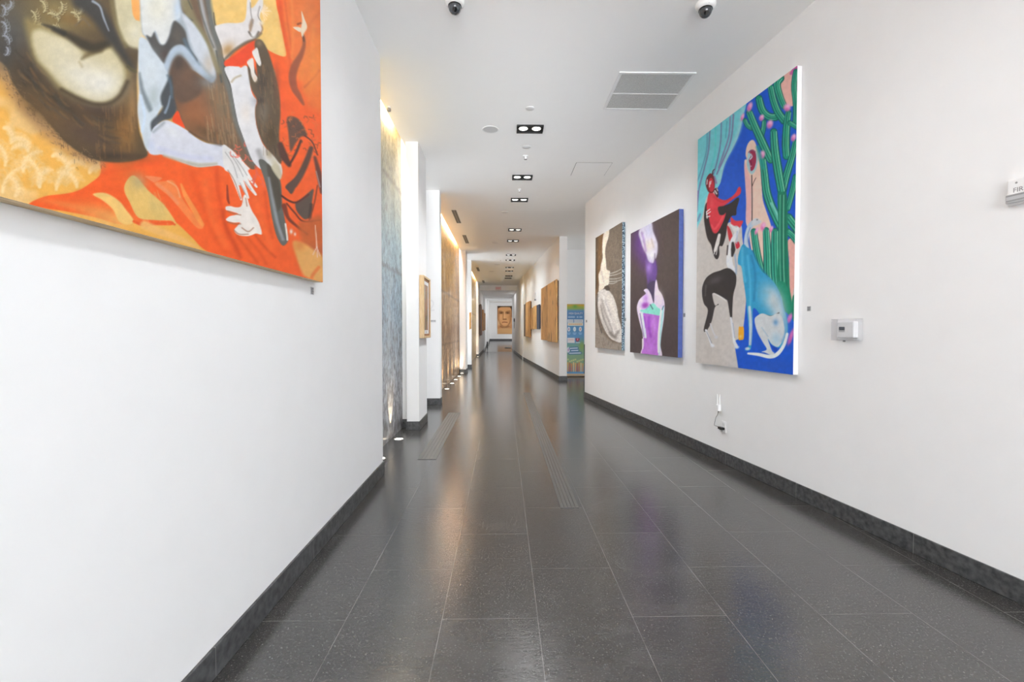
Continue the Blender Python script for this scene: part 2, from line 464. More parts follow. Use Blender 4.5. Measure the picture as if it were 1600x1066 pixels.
# floor: the long hall, then a ramp up to the end hall
bm = new_bm(); box(bm, -5, 7, -7, 29.0, -0.1, 0.0); struct('floor', bm, M_FLOOR)
RZ0, RZ1, RY0, RY1 = 0.0, 0.56, 29.0, 36.8
bm = new_bm()
pts = [(RY0, -0.1), (RY1 + 3, -0.1), (RY1 + 3, RZ1), (RY1, RZ1), (RY0, RZ0)]
a = [bm.verts.new((-3, p[0], p[1])) for p in pts]; b = [bm.verts.new((4.4, p[0], p[1])) for p in pts]
bm.faces.new(a); bm.faces.new(b[::-1])
for i in range(5): bm.faces.new((a[i], b[i], b[(i + 1) % 5], a[(i + 1) % 5]))
bmesh.ops.recalc_face_normals(bm, faces=bm.faces)
struct('floor_ramp', bm, M_FLOOR)
def ramp_z(y): return max(0.0, min(1.0, (y - RY0) / (RY1 - RY0))) * RZ1

# left side: wall, lit niches with slabs, piers
NX = -1.395         # slab face in the niches
CE = -1.335         # edge of the ceiling in front of the slot
Y1 = 4.30           # end of the near left wall
wall('wall_left', -1.62, XL, -6.5, Y1, 0, HC + 0.3)
base('baseboard_left', XL, XL + BT, -6.5, Y1)
base('baseboard_left', -1.395, XL + BT, Y1, Y1 + BT)
# niche end + pier 1
wall('wall_left', -4.6, -1.30, 6.36, 6.82, 0, HC + 0.3)
wall('wall_left', -1.30, XL - 0.005, 6.19, 6.82)
base('baseboard_left', NX, -1.30, 6.36 - BT, 6.36)
base('baseboard_left', -1.30 - BT, XL - 0.005 + BT, 6.19 - BT, 6.19)
base('baseboard_left', XL - 0.005, XL - 0.005 + BT, 6.19, 6.82)
# cross wall behind the side opening
wall('wall_left', -4.6, XL - 0.012, 8.30, 8.52)
base('baseboard_left', -4.6, XL - 0.012 + BT, 8.30 - BT, 8.30)
base('baseboard_left', XL - 0.012, XL - 0.012 + BT, 8.30, 8.52)
wall('wall_left', -4.7, -4.6, 6.0, 9.0)
# niche 2 end + pier 2
wall('wall_left', -3.0, -1.36, 14.62, 15.15, 0, HC + 0.3)
wall('wall_left', -1.36, -1.175, 14.45, 15.15)
base('baseboard_left', NX, -1.36, 14.62 - BT, 14.62)
base('baseboard_left', -1.36, -1.175 + BT, 14.45 - BT, 14.45)
base('baseboard_left', -1.175, -1.175 + BT, 14.45, 15.15)
# cross wall 3
wall('wall_left', -3.0, -1.145, 16.5, 16.8)
base('baseboard_left', -3.0, -1.145 + BT, 16.5 - BT, 16.5)
base('baseboard_left', -1.145, -1.145 + BT, 16.5, 16.8)
wall('wall_left', -3.1, -3.0, 14.0, 24.0)
# pier 3 and the wall beyond
wall('wall_left', -3.0, -1.44, 23.95, 24.4, 0, HC + 0.3)
wall('wall_left', -1.44, -1.275, 23.75, 29.6, 0, HC)
base('baseboard_left', -1.55, -1.275 + BT, 23.75 - BT, 23.75)
base('baseboard_left', -1.275, -1.275 + BT, 23.75, 29.0)
wall('wall_left', -1.6, -1.19, 29.6, 33.2, 0, HC)
wall('wall_left', -1.6, -1.08, 33.2, RY1, 0, HC)
for (x, y0, y1) in ((-1.275, 29.0, 29.6), (-1.19, 29.6, 33.2), (-1.08, 33.2, RY1)):
    bm = new_bm()
    for xx in (x, x + BT):
        pass
    v = [bm.verts.new(p) for p in ((x, y0, ramp_z(y0)), (x + BT, y0, ramp_z(y0)), (x + BT, y1, ramp_z(y1)), (x, y1, ramp_z(y1)),
                                   (x, y0, ramp_z(y0) + BH), (x + BT, y0, ramp_z(y0) + BH), (x + BT, y1, ramp_z(y1) + BH), (x, y1, ramp_z(y1) + BH))]
    for f in ((3, 2, 1, 0), (4, 5, 6, 7), (0, 1, 5, 4), (1, 2, 6, 5), (2, 3, 7, 6), (3, 0, 4, 7)): bm.faces.new([v[i] for i in f])
    struct('baseboard_left', bm, M_BASE)

# slabs in the niches
def slab(y0, y1, mat, z1=HC + 0.28):
    bm = new_bm(); box(bm, NX - 0.06, NX, y0, y1, 0, z1)
    return obj('concrete_slab', bm, mat)
s1 = slab(Y1 - 0.2, 6.36, M_PAT1)
tag(s1, 'tall grey blue weathered slab in the nearest lit niche, under a glossy coat', 'slab', 'slabs in the wall niches')
s2 = slab(8.52, 14.62, M_PAT2)
tag(s2, 'tall amber brown weathered slab in the second niche, above a row of floor uplights', 'slab', 'slabs in the wall niches')
s3 = slab(16.8, 23.95, M_PAT3)
tag(s3, 'tall ochre slab seen as a thin strip in the third, farthest niche', 'slab', 'slabs in the wall niches')
# backing of the niches
wall('wall_left', -1.60, NX - 0.06, Y1, 6.36, 0, HC + 0.3)
wall('wall_left', -1.60, NX - 0.06, 8.52, 14.62, 0, HC + 0.3)
wall('wall_left', -1.60, NX - 0.06, 16.8, 23.95, 0, HC + 0.3)

# ceiling
bm = new_bm()
box(bm, CE, 7, -6.5, 25.6, HC, HC + 0.34)
box(bm, -4.7, CE, 6.40, 8.52, HC + 0.0, HC + 0.34)
box(bm, -3.1, CE, 14.66, 16.8, HC, HC + 0.34)
box(bm, -3.1, CE, 23.99, 25.6, HC, HC + 0.34)
for (y0, y1) in ((Y1 - .2, 6.36), (8.52, 14.62), (16.8, 23.95)):
    box(bm, NX - 0.06, CE, y0, y1, HC + 0.28, HC + 0.34)
struct('ceiling', bm, M_CEIL)
HL = HL_Z
bm = new_bm()
box(bm, -3.0, 4.5, 25.6, 30.9, HL, HC + 0.34)
box(bm, -3.0, 4.5, 30.9, 31.2, HL - 0.07, HC + 0.34)
box(bm, -3.0, 4.5, 31.2, 34.0, HL, HC + 0.34)
box(bm, -3.0, 4.5, 34.0, 34.25, HL - 0.06, HC + 0.34)
box(bm, -3.0, 4.5, 34.25, RY1 + 0.3, HL, HC + 0.34)
struct('ceiling_lowered', bm, M_CEIL)
# light in the slots above the slabs
for (y0, y1, e, c) in ((Y1 - 0.1, 5.9, 66, (1, 0.96, 0.88)), (8.56, 14.1, 120, (1, 0.985, 0.95)), (16.9, 23.4, 100, (1, 0.985, 0.95))):
    area_light('slot_strip', ((CE + NX) / 2, (y0 + y1) / 2, HC + 0.26), (0, 0, 0), 0.05, y1 - y0, e, c)

# right side
pf = on_floor(912.5, 621.5); pn = on_floor(1600, 947)
R = Frame((pf.x, pf.y, 0), (pn.x - pf.x, pn.y - pf.y))
R.o = R.o + R.w * BT; R.M = Matrix.Translation(R.w * BT) @ R.M; R.inv = R.M.inverted()
wall_in('wall_right', R, 0, 16.2, 0.24)
base_in('baseboard_right', R, -BT, 16.2)
bm = new_bm(); box(bm, -BT, 0, 0, 0.24, 0, BH); bm.transform(R.M); struct('baseboard_right', bm, M_BASE)
q0 = on_floor(873.7, 594.8); q1 = on_floor(817.6, 561.9)
S = Frame((q0.x, q0.y, 0), (q0.x - q1.x, q0.y - q1.y))
LS = (Vector((q1.x, q1.y, 0)) - Vector((q0.x, q0.y, 0))).length
wall_in('wall_right', S, -LS, 0, 0.21)
base_in('baseboard_right', S, -LS, BT)
bm = new_bm(); box(bm, 0, BT, 0, 0.21 + BT, 0, BH); bm.transform(S.M); struct('baseboard_right', bm, M_BASE)
# last stretch, turned a little
g0 = S.M @ Vector((-LS, 0, 0))
T = Frame((g0.x - 0.012, g0.y + 0.12, 0), (0.032, -1.0))
LT = 31.2 - T.o.y
bm = new_bm(); box(bm, -LT, 0, 0, 0.21, 0, HC); bm.transform(T.M); struct('wall_right', bm, M_WALL)
base_in('baseboard_right', T, -LT + 2.4, 0)
bm = new_bm(); box(bm, -0.05, 0.12, -0.02, 0.2, 0, HC); bm.transform(T.M); struct('trim_1', bm, M_WALL)
# hall behind the right opening
bm = new_bm(); box(bm, S.o.x + 0.15, 7, 14.3, 14.5, 0, HC); struct('wall_side_hall', bm, M_WALL)
bm = new_bm(); box(bm, S.o.x + 0.15, 7, 14.3 - BT, 14.3, 0, BH); struct('baseboard_side_hall', bm, M_BASE)
bm = new_bm(); box(bm, 6.4, 6.6, -6.5, 14.5, 0, HC); struct('wall_side_hall', bm, M_WALL)
# end wall
bm = new_bm(); box(bm, -3, 4.5, RY1, RY1 + 0.2, 0, HC); struct('wall_end', bm, M_WALL)
bm = new_bm(); box(bm, -1.08, 4.4, RY1 - BT, RY1, RZ1, RZ1 + 0.11); struct('baseboard_end', bm, M_BASE)
bm = new_bm(); box(bm, 4.2, 4.4, 24, RY1 + 0.3, 0, HC); struct('wall_end', bm, M_WALL)

# ================================================================== ceiling fittings
def ceil_y(py, px=800): return on_ceiling(px, py)

def make_downlight():
    t = thing('recessed_downlight', 'x', 'ceiling light', (0, 0, HC))
    bm = new_bm(); box(bm, -0.165, 0.165, -0.10, 0.10, -0.002, 0.0)
    for (xa, xb, ya, yb) in ((-0.165, 0.165, -0.10, -0.094), (-0.165, 0.165, 0.094, 0.10), (-0.165, -0.159, -0.094, 0.094), (0.159, 0.165, -0.094, 0.094)): box(bm, xa, xb, ya, yb, -0.024, -0.0021)
    obj('housing', bm, M_BLACK, t)
    for sx in (-0.082, 0.082):
        bm = new_bm(); lathe(bm, [(0.066, -0.0022), (0.066, -0.006), (0.058, -0.006)], 24, (sx, 0, 0))
        tr = obj('lamp_ring', bm, M_STEEL, t, smooth=True)
        bm = new_bm(); lathe(bm, [(0.057, -0.0023), (0.052, -0.007), (0.03, -0.010), (0.008, -0.0115)], 24, (sx, 0, 0))
        obj('lamp', bm, M_LAMP, t, smooth=True)
    return t
DL = [(828, 200.5), (816, 276.5), (811.5, 311.7), (804.5, 358.8), (801.5, 376), (798.3, 398.2), (797.2, 406.2), (796.2, 417.6), (795.6, 423.2), (795, 431), (794, 434.5)]
DL_LABEL = ['twin recessed downlight in black housing, nearest of the ceiling row, beside the round speaker',
            'twin recessed downlight, second from the near end of the row, past the sprinkler head',
            'twin recessed downlight in black housing, third from the near end of the row',
            'twin recessed downlight in black housing, fourth in the row, level with the nearer slot grille',
            'twin recessed downlight in black housing, fifth in the row, level with the second slot grille',
            'small distant twin downlight in black housing, sixth in the row',
            'small distant twin downlight in black housing, seventh in the row',
            'small distant twin downlight, eighth in the row, level with the third slot grille',
            'small distant twin downlight in black housing, ninth in the row',
            'small distant twin downlight in black housing, last but one in the row',
            'small distant twin downlight in black housing, last of the row before the dropped ceiling']
SPOT_W = 128
dl0 = make_downlight()
for i, (px, py) in enumerate(DL):
    p = on_ceiling(px, py)
    d = dl0 if i == 0 else dup(dl0, p, '')
    d.location = p
    tag(d, DL_LABEL[i], 'ceiling light', 'twin downlights along the ceiling')
    # its own light: one lamp turned to each side wall
    for sx in (-1, 1):
        spot_light('downlight_beam', (p.x + 0.082 * sx, p.y, HC - 0.03), (0, rad(22 * sx), 0), SPOT_W * (0.4 if sx < 0 and p.y > 8.4 else 1.12), 110, 0.9, color=(0.86, 0.95, 1.0) if p.y > 8.4 else (0.955, 0.98, 1.0))
# two more pairs of beams, added out of view to brighten the room
for y in (0.0, 2.3):
    for sx in (-1, 1):
        spot_light('downlight_beam', (0.36 + 0.082 * sx, y, HC - 0.03), (0, rad(22 * sx), 0), SPOT_W * 0.72, 120, 0.9, radius=0.16)

# small spots added without fixtures to leave the scallops of light down the far right wall
for k in range(6):
    y = 14.6 + k * 2.5
    xx = (S.M @ Vector((-(y - S.o.y), -0.42, 0))).x
    spot_light('added_scallop_spot', (xx, y, HC - 0.03), (0, rad(10), 0), 95, 64, 0.8, radius=0.05)

# big return air grille
c0 = on_ceiling(967.7, 112.2); c1 = on_ceiling(1089, 112.7); c2 = on_ceiling(1044.7, 171); c3 = on_ceiling(941.7, 170.6)
vx0 = (c0.x + c3.x) / 2; vx1 = (c1.x + c2.x) / 2; vy0 = (c0.y + c1.y) / 2; vy1 = (c2.y + c3.y) / 2
t = thing('return_air_grille', 'large square white ceiling grille with fine louvres near the big cactus painting', 'vent', ((vx0 + vx1) / 2, (vy0 + vy1) / 2, HC))
hx, hy, fw = (vx1 - vx0) / 2, (vy1 - vy0) / 2, 0.028
bm = new_bm(); box(bm, -hx + fw, hx - fw, -hy + fw, hy - fw, -0.0015, 0)
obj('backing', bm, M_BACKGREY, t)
bm = new_bm()
for (x0, x1, y0, y1) in ((-hx, hx, -hy, -hy + fw), (-hx, hx, hy - fw, hy), (-hx, -hx + fw, -hy + fw, hy - fw), (hx - fw, hx, -hy + fw, hy - fw)):
    box(bm, x0, x1, y0, y1, -0.010, 0)
obj('frame', bm, M_WHITE, t, bevel=0.002)
bm = new_bm(); box(bm, -hx + fw, hx - fw, 0.02, 0.032, -0.0095, -0.0016)
obj('crossbar', bm, M_WHITE, t)
bm = new_bm()
n = 52
for i in range(n):
    x = -hx + fw + (2 * hx - 2 * fw) * (i + 0.5) / n
    for (a, b) in ((-hy + fw, 0.02), (0.032, hy - fw)):
        vs = box(bm, x - 0.0042, x + 0.0042, a, b, -0.007, -0.0055)
        bmesh.ops.rotate(bm, verts=vs, cent=(x, 0, -0.006), matrix=Matrix.Rotation(rad(20), 3, 'Y'))
obj('louvres', bm, M_MIDGREY, t)

# slot grilles on the left of the ceiling
SG = [((705.8, 328.5), (712.2, 328.5), (718.8, 348.3), 'long narrow grey slot grille in the ceiling, nearest of the four on the left'),
      ((722.7, 367.5), (727.7, 367.5), (732.5, 380), 'narrow grey slot grille in the ceiling above the amber slab, second of four'),
      ((744.2, 418.0), (747.4, 418.0), (749.0, 423.5), 'small distant grey slot grille in the ceiling, third of four on the left'),
      ((753.2, 438.2), (756.2, 438.2), (757.2, 441.6), 'tiny distant grey slot grille in the ceiling, farthest of four on the left')]
for (a, b, c, lab) in SG:
    A, Bq, Cq = on_ceiling(*a), on_ceiling(*b), on_ceiling(*c)
    w = (Bq.x - A.x) / 2; l = max((Cq.y - A.y) / 2, 0.4)
    t = thing('slot_grille', lab, 'vent', ((A.x + Bq.x) / 2, A.y + l, HC), 'slot grilles in the ceiling')
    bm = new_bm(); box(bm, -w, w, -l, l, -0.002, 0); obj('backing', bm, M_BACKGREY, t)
    bm = new_bm()
    for (x0, x1, y0, y1) in ((-w - .008, -w, -l, l), (w, w + .008, -l, l), (-w - .008, w + .008, -l - .008, -l), (-w - .008, w + .008, l, l + .008), (-0.006, 0.006, -l, l)):
        box(bm, x0, x1, y0, y1, -0.006, 0)
    obj('frame', bm, M_GREY, t)

# round ceiling speaker and smaller white discs
def ceiling_disc(px, py, r, mat, name, label, cat, group=None, drop=0.006):
    p = on_ceiling(px, py)
    bm = new_bm(); lathe(bm, [(r, 0), (r, -drop * 0.6), (r * 0.94, -drop), (0.01, -drop)], 32)
    o = obj(name, bm, mat, smooth=True); o.location = p
    return tag(o, label, cat, group)
t = thing('ceiling_speaker', 'round grey flush speaker grille in the ceiling left of the nearest twin downlight', 'speaker', on_ceiling(766.3, 202.3))
bm = new_bm(); lathe(bm, [(0.104, 0), (0.104, -0.004), (0.092, -0.006), (0.09, -0.004)], 40); obj('rim', bm, M_WHITEMETAL, t, smooth=True)
bm = new_bm(); lathe(bm, [(0.092, -0.0042), (0.02, -0.0062)], 40); obj('mesh_grille', bm, M_SPEAKER, t, smooth=True)
for (px, py, r, lab) in ((828, 169.3, 0.05, 'small white round cover plate in the ceiling, between the camera view and the nearest downlight'),
                         (822.5, 229.5, 0.062, 'white round cover plate in the ceiling just past the nearest downlight'),
                         (788.8, 331.5, 0.075, 'white round cover plate in the ceiling left of the third twin downlight'),
                         (773.5, 379.3, 0.09, 'distant white round cover plate in the ceiling, level with the fifth downlight'),
                         (777.0, 413.6, 0.11, 'distant white round cover plate in the ceiling, level with the seventh downlight'),
                         (768.2, 424.2, 0.11, 'distant white round cover plate in the ceiling near the third slot grille')):
    ceiling_disc(px, py, r, M_WHITEMETAL, 'ceiling_cover_plate', lab, 'cover plate', 'round cover plates in the ceiling')
# pendent sprinklers
def sprinkler(px, py, lab, s=1.0):
    t = thing('sprinkler_head', lab, 'sprinkler', on_ceiling(px, py), 'sprinklers in the ceiling')
    bm = new_bm(); lathe(bm, [(0.04 * s, 0), (0.038 * s, -0.006), (0.022 * s, -0.014), (0.01, -0.014)], 24); obj('escutcheon', bm, M_WHITE, t, smooth=True)
    bm = new_bm(); lathe(bm, [(0.015 * s, -0.012), (0.015 * s, -0.035), (0.008 * s, -0.048)], 16); obj('body', bm, M_WHITEMETAL, t, smooth=True)
    bm = new_bm(); lathe(bm, [(0.022 * s, -0.047), (0.022 * s, -0.050), (0.005, -0.050)], 16); obj('deflector', bm, M_GREY, t)
sprinkler(821.2, 244, 'white pendent sprinkler head between the first and second twin downlights')
sprinkler(811.5, 296, 'tiny white sprinkler head between the second and third twin downlights', 0.7)
sprinkler(782, 405.5, 'dark distant sprinkler head left of the seventh twin downlight', 0.9)
# access panel
c0 = on_ceiling(902, 254); c1 = on_ceiling(958, 254); c2 = on_ceiling(943.5, 274.2); c3 = on_ceiling(890, 274.2)
ax0, ax1 = (c0.x + c3.x) / 2, (c1.x + c2.x) / 2; ay0, ay1 = c0.y, c3.y
t = thing('access_panel', 'white square access panel flush in the ceiling with a thin dark gap', 'panel', ((ax0 + ax1) / 2, (ay0 + ay1) / 2, HC))
hx, hy = (ax1 - ax0) / 2, (ay1 - ay0) / 2
bm = new_bm(); box(bm, -hx, hx, -hy, hy, -0.001, 0); obj('gap', bm, M_DARKGREY, t)
bm = new_bm(); box(bm, -hx + 0.006, hx - 0.004, -hy + 0.005, hy - 0.003, -0.003, -0.0011); obj('door', bm, M_CEIL, t)
# little grey sensor at the ceiling edge by the first niche
t = thing('ceiling_sensor', 'little grey fitting at the ceiling edge in front of the nearest lit niche', 'sensor', on_ceiling(603.5, 166.5) + Vector((0.03, 0, 0)))
bm = new_bm(); lathe(bm, [(0.018, 0), (0.018, -0.02), (0.012, -0.02)], 16); obj('stem', bm, M_WHITE, t, smooth=True)
bm = new_bm(); lathe(bm, [(0.02, -0.02), (0.024, -0.028), (0.022, -0.05), (0.008, -0.058)], 16); obj('head', bm, M_GREY, t, smooth=True)

# dome cameras
M_SMOKE = simple('smoked_dome', (60, 62, 66), 0.08, noise=0.02, coat=1.0)
M_LENS = simple('black_lens', (6, 6, 8), 0.08, coat=1.0)
def dome_camera(px, py, lab, tilt):
    t = thing('dome_camera', lab, 'security camera', on_ceiling(px, py), 'dome cameras on the ceiling')
    bm = new_bm(); lathe(bm, [(0.074, 0), (0.076, -0.012), (0.072, -0.03), (0.058, -0.042), (0.03, -0.044)], 40); obj('base', bm, M_WHITE, t, smooth=True)
    bm = new_bm(); lathe(bm, [(0.050, -0.040), (0.052, -0.050), (0.046, -0.052)], 40)
    obj('collar', bm, M_BLACK, t, smooth=True)
    bm = new_bm(); lathe(bm, [(0.049, -0.048), (0.048, -0.062), (0.042, -0.080), (0.030, -0.095), (0.014, -0.104), (0.002, -0.106)], 40)
    d = obj('dome', bm, M_SMOKE, t, smooth=True)
    bm = new_bm(); lathe(bm, [(0.017, 0), (0.017, -0.012), (0.009, -0.013)], 20)
    bm.transform(Matrix.Translation((tilt * 0.02, -0.028, -0.084)) @ Matrix.Rotation(rad(-48), 4, 'X'))
    obj('lens', bm, M_LENS, d, smooth=True)
    for k in range(3):
        bm = new_bm()
        a = 2 * math.pi * k / 3 + 0.5
        lathe(bm, [(0.004, -0.037), (0.004, -0.0395), (0.002, -0.0395)], 8, (0.062 * math.cos(a), 0.062 * math.sin(a), 0.002))
        obj('screw', bm, M_GREY, t)
dome_camera(710.5, 0.5, 'white dome security camera on the ceiling, the one on the left', 0.3)
dome_camera(1102.5, 6.0, 'white dome security camera on the ceiling near the right wall', -0.4)

# ================================================================== floor fittings
def make_uplight():
    t = thing('floor_uplight', 'x', 'uplight', (0, 0, 0))
    bm = new_bm(); lathe(bm, [(0.062, 0.0), (0.062, 0.004), (0.052, 0.006), (0.050, 0.004), (0.045, 0.003)], 32); obj('bezel', bm, M_STEEL, t, smooth=True)
    bm = new_bm(); lathe(bm, [(0.050, 0.0035), (0.036, 0.0062), (0.01, 0.0075)], 32); obj('lens', bm, M_UPLAMP, t, smooth=True)
    return t
u0 = make_uplight()
UP = [(594.3, 717, 'round floor uplight at the corner of the near left wall'),
      (624.5, 686.5, 'round floor uplight at the foot of the grey blue slab'),
      (693.9, 608, 'round floor uplight nearest of the row along the amber slab'),
      (700.5, 599.5, 'second floor uplight of the row along the amber slab'),
      (706.6, 593.6, 'middle floor uplight of the row along the amber slab'),
      (712.2, 588.2, 'fourth floor uplight of the row along the amber slab'),
      (716.8, 583.6, 'farthest floor uplight of the row along the amber slab, by the pier'),
      (740.5, 557.5, 'tiny distant floor uplight in the third niche')]
for i, (px, py, lab) in enumerate(UP):
    p = on_floor(px, py); p.x = -1.295
    d = u0 if i == 0 else dup(u0, p, lab)
    d.location = p
    tag(d, lab, 'uplight', 'floor uplights along the niches')
    spot_light('uplight_beam', (p.x, p.y, 0.03), (rad(180), rad(-9), 0), 40 if i < 2 else 55, 44, 0.7, (1.0, 0.80, 0.52), 0.02)

M_STRIP = simple('grooved_strip', (84, 82, 80), 0.38, noise=0.12, nscale=90, bump=0.1)
def floor_strip(x0, x1, y0, y1, lab, nb=5):
    t = thing('floor_strip_grille', lab, 'floor grille', ((x0 + x1) / 2, y0, 0), 'grooved strips in the floor')
    w = x1 - x0
    bm = new_bm(); box(bm, -w / 2, w / 2, 0, y1 - y0, 0.0002, 0.0016); obj('base_plate', bm, M_FLOOR, t)
    bm = new_bm()
    for i in range(nb):
        c = -w / 2 + w * (i + 0.5) / nb; h = w / nb / 2 - 0.0022
        y = 0
        while y < y1 - y0 - 0.01:
            e = min(y + 0.89, y1 - y0)
            box(bm, c - h, c + h, y, e - 0.003, 0.0017, 0.0032); y = e
    obj('bars', bm, M_STRIP, t)
floor_strip(0.435, 0.578, 3.44, 9.9, 'long grooved strip set in the floor right of centre')
floor_strip(-0.895, -0.70, 4.77, 7.5, 'short grooved strip set in the floor by the left pier')
# dark mat line by the far corner
p0 = on_floor(789, 545.4, 0.14); p1 = on_floor(799.6, 545.4, 0.14)
y = 31.0
bm = new_bm(); box(bm, p0.x, p1.x - 0.03, y, y + 0.55, 0, 0.012)
for v in bm.verts: v.co.z += ramp_z(v.co.y) + 0.003
tag(obj('floor_mat', bm, M_DARKGREY), 'dark mat across the ramp by the far right corner', 'mat')
# small black case at the foot of the far left wall
p = on_floor(761.5, 536, 0.36)
bm = new_bm(); box(bm, -0.04, 0.04, -0.04, 0.04, 0, 0.27)
o = obj('floor_case', bm, M_BLACK, bevel=0.006); o.location = (-1.13, 32.8, ramp_z(32.84) + 0.001)
tag(o, 'small upright black case standing at the foot of the far left wall', 'case')

# ================================================================== painted canvases
class Paint:
    """colours for the points of a canvas; shapes are given in coordinates read off the photograph and land on the canvas plane"""
    def __init__(s, P):
        s.x, s.y = project(P); s.P = P
        s.c = np.zeros((len(P), 3)) + 128.0
        s.rng = np.random.RandomState(3)
    def fill(s, c): s.c[:] = c
    def _sel(s, pts, m):
        a = np.asarray(pts, float)
        return np.nonzero((s.x > a[:, 0].min() - m) & (s.x < a[:, 0].max() + m) & (s.y > a[:, 1].min() - m) & (s.y < a[:, 1].max() + m))[0]
    @staticmethod
    def smooth(pts, n=5, closed=True):
        a = np.asarray(pts, float); k = len(a); out = []
        for i in range(k if closed else k - 1):
            if closed: p0, p1, p2, p3 = a[(i - 1) % k], a[i], a[(i + 1) % k], a[(i + 2) % k]
            else: p0, p1, p2, p3 = a[max(i - 1, 0)], a[i], a[i + 1], a[min(i + 2, k - 1)]
            for t in np.linspace(0, 1, n, endpoint=False):
                out.append(0.5 * (2 * p1 + (p2 - p0) * t + (2 * p0 - 5 * p1 + 4 * p2 - p3) * t * t + (3 * p1 - p0 - 3 * p2 + p3) * t ** 3))
        if not closed: out.append(a[-1])
        return np.array(out)
    def _mix(s, i, c, w):
        c = np.asarray(c, float)
        s.c[i] = s.c[i] * (1 - w[:, None]) + c * w[:, None]
    def poly(s, pts, c, soft=0.8, alpha=1.0, sm=True, grain=0.0):
        q = s.smooth(pts) if sm else np.asarray(pts, float)
        i = s._sel(q, soft + 2)
        if not len(i): return
        x, y = s.x[i], s.y[i]
        inside = np.zeros(len(i), bool); d2 = np.full(len(i), 1e12)
        for (ax, ay), (bx, by) in zip(q, np.roll(q, -1, 0)):
            cond = (ay > y) != (by > y)
            if by != ay: inside ^= cond & (x < (bx - ax) * (y - ay) / (by - ay) + ax)
            L2 = (bx - ax) ** 2 + (by - ay) ** 2
            t = np.clip(((x - ax) * (bx - ax) + (y - ay) * (by - ay)) / (L2 + 1e-9), 0, 1)
            d2 = np.minimum(d2, (x - ax - t * (bx - ax)) ** 2 + (y - ay - t * (by - ay)) ** 2)
        sd = np.where(inside, 1, -1) * np.sqrt(d2)
        w = np.clip(sd / (2 * soft) + 0.5, 0, 1); w = w * w * (3 - 2 * w) * alpha
        if grain: w = w * (1 - grain + grain * s.noise(i, 0.25, 0.6))
        s._mix(i, c, w)
    def stroke(s, pts, c, w, soft=0.7, alpha=1.0, sm=True, grain=0.0):
        q = np.asarray(pts, float)
        ws = np.interp(np.linspace(0, 1, len(q)), np.linspace(0, 1, len(w)), w) if isinstance(w, (list, tuple)) else np.full(len(q), float(w))
        if sm and len(q) > 2:
            ws = np.interp(np.linspace(0, 1, (len(q) - 1) * 5 + 1), np.linspace(0, 1, len(q)), ws); q = s.smooth(q, 5, False)
        i = s._sel(q, ws.max() / 2 + soft + 1)
        if not len(i): return
        x, y = s.x[i], s.y[i]; best = np.full(len(i), 1e9)
        for k in range(len(q) - 1):
            ax, ay = q[k]; bx, by = q[k + 1]
            L2 = (bx - ax) ** 2 + (by - ay) ** 2
            t = np.clip(((x - ax) * (bx - ax) + (y - ay) * (by - ay)) / (L2 + 1e-9), 0, 1)
            d = np.sqrt((x - ax - t * (bx - ax)) ** 2 + (y - ay - t * (by - ay)) ** 2) - (ws[k] * (1 - t) + ws[k + 1] * t) / 2
            best = np.minimum(best, d)
        f = np.clip(0.5 - best / (2 * soft), 0, 1); f = f * f * (3 - 2 * f) * alpha
        if grain: f = f * (1 - grain + grain * s.noise(i, 0.25, 0.6))
        s._mix(i, c, f)
    def blob(s, cx, cy, rx, ry, c, alpha=1.0, ang=0.0, hard=1.0):
        m = max(rx, ry) * 2.2
        i = s._sel([(cx, cy)], m)
        if not len(i): return
        a = rad(ang); dx, dy = s.x[i] - cx, s.y[i] - cy
        u = (dx * math.cos(a) + dy * math.sin(a)) / rx; v = (-dx * math.sin(a) + dy * math.cos(a)) / ry
        s._mix(i, c, np.exp(-((u * u + v * v) ** hard)) * alpha)
    def noise(s, i, fx, fy, seed=1):
        """smooth value noise over the canvas in 0..1"""
        x, y = s.x[i] * fx + seed * 17.3, s.y[i] * fy + seed * 9.1
        xi, yi = np.floor(x).astype(int), np.floor(y).astype(int); xf, yf = x - xi, y - yi
        xf = xf * xf * (3 - 2 * xf); yf = yf * yf * (3 - 2 * yf)
        h = lambda a, b: np.abs(np.sin(a * 127.1 + b * 311.7 + seed * 7.7) * 43758.5453) % 1.0
        return (h(xi, yi) * (1 - xf) + h(xi + 1, yi) * xf) * (1 - yf) + (h(xi, yi + 1) * (1 - xf) + h(xi + 1, yi + 1) * xf) * yf
    def mottle(s, amp, fx, fy, seed=1, i=None):
        if i is None: i = np.arange(len(s.x))
        n = 0.65 * s.noise(i, fx, fy, seed) + 0.35 * s.noise(i, fx * 2.3, fy * 2.3, seed + 1)
        s.c[i] = np.clip(s.c[i] * (1 + amp * 2 * (n - 0.5))[:, None], 0, 255)

def spaced(lo, hi, f, step, cap):
    """positions from lo to hi whose images f() lie about step pixels apart"""
    t = np.linspace(lo, hi, 4000); g = np.abs(np.gradient(f(t))); 
    g = np.clip(g, 0, None); cum = np.concatenate([[0], np.cumsum((g[1:] + g[:-1]) / 2)])
    n = int(min(max(cum[-1] / step, 4), cap))
    return np.interp(np.linspace(0, cum[-1], n + 1), cum, t)

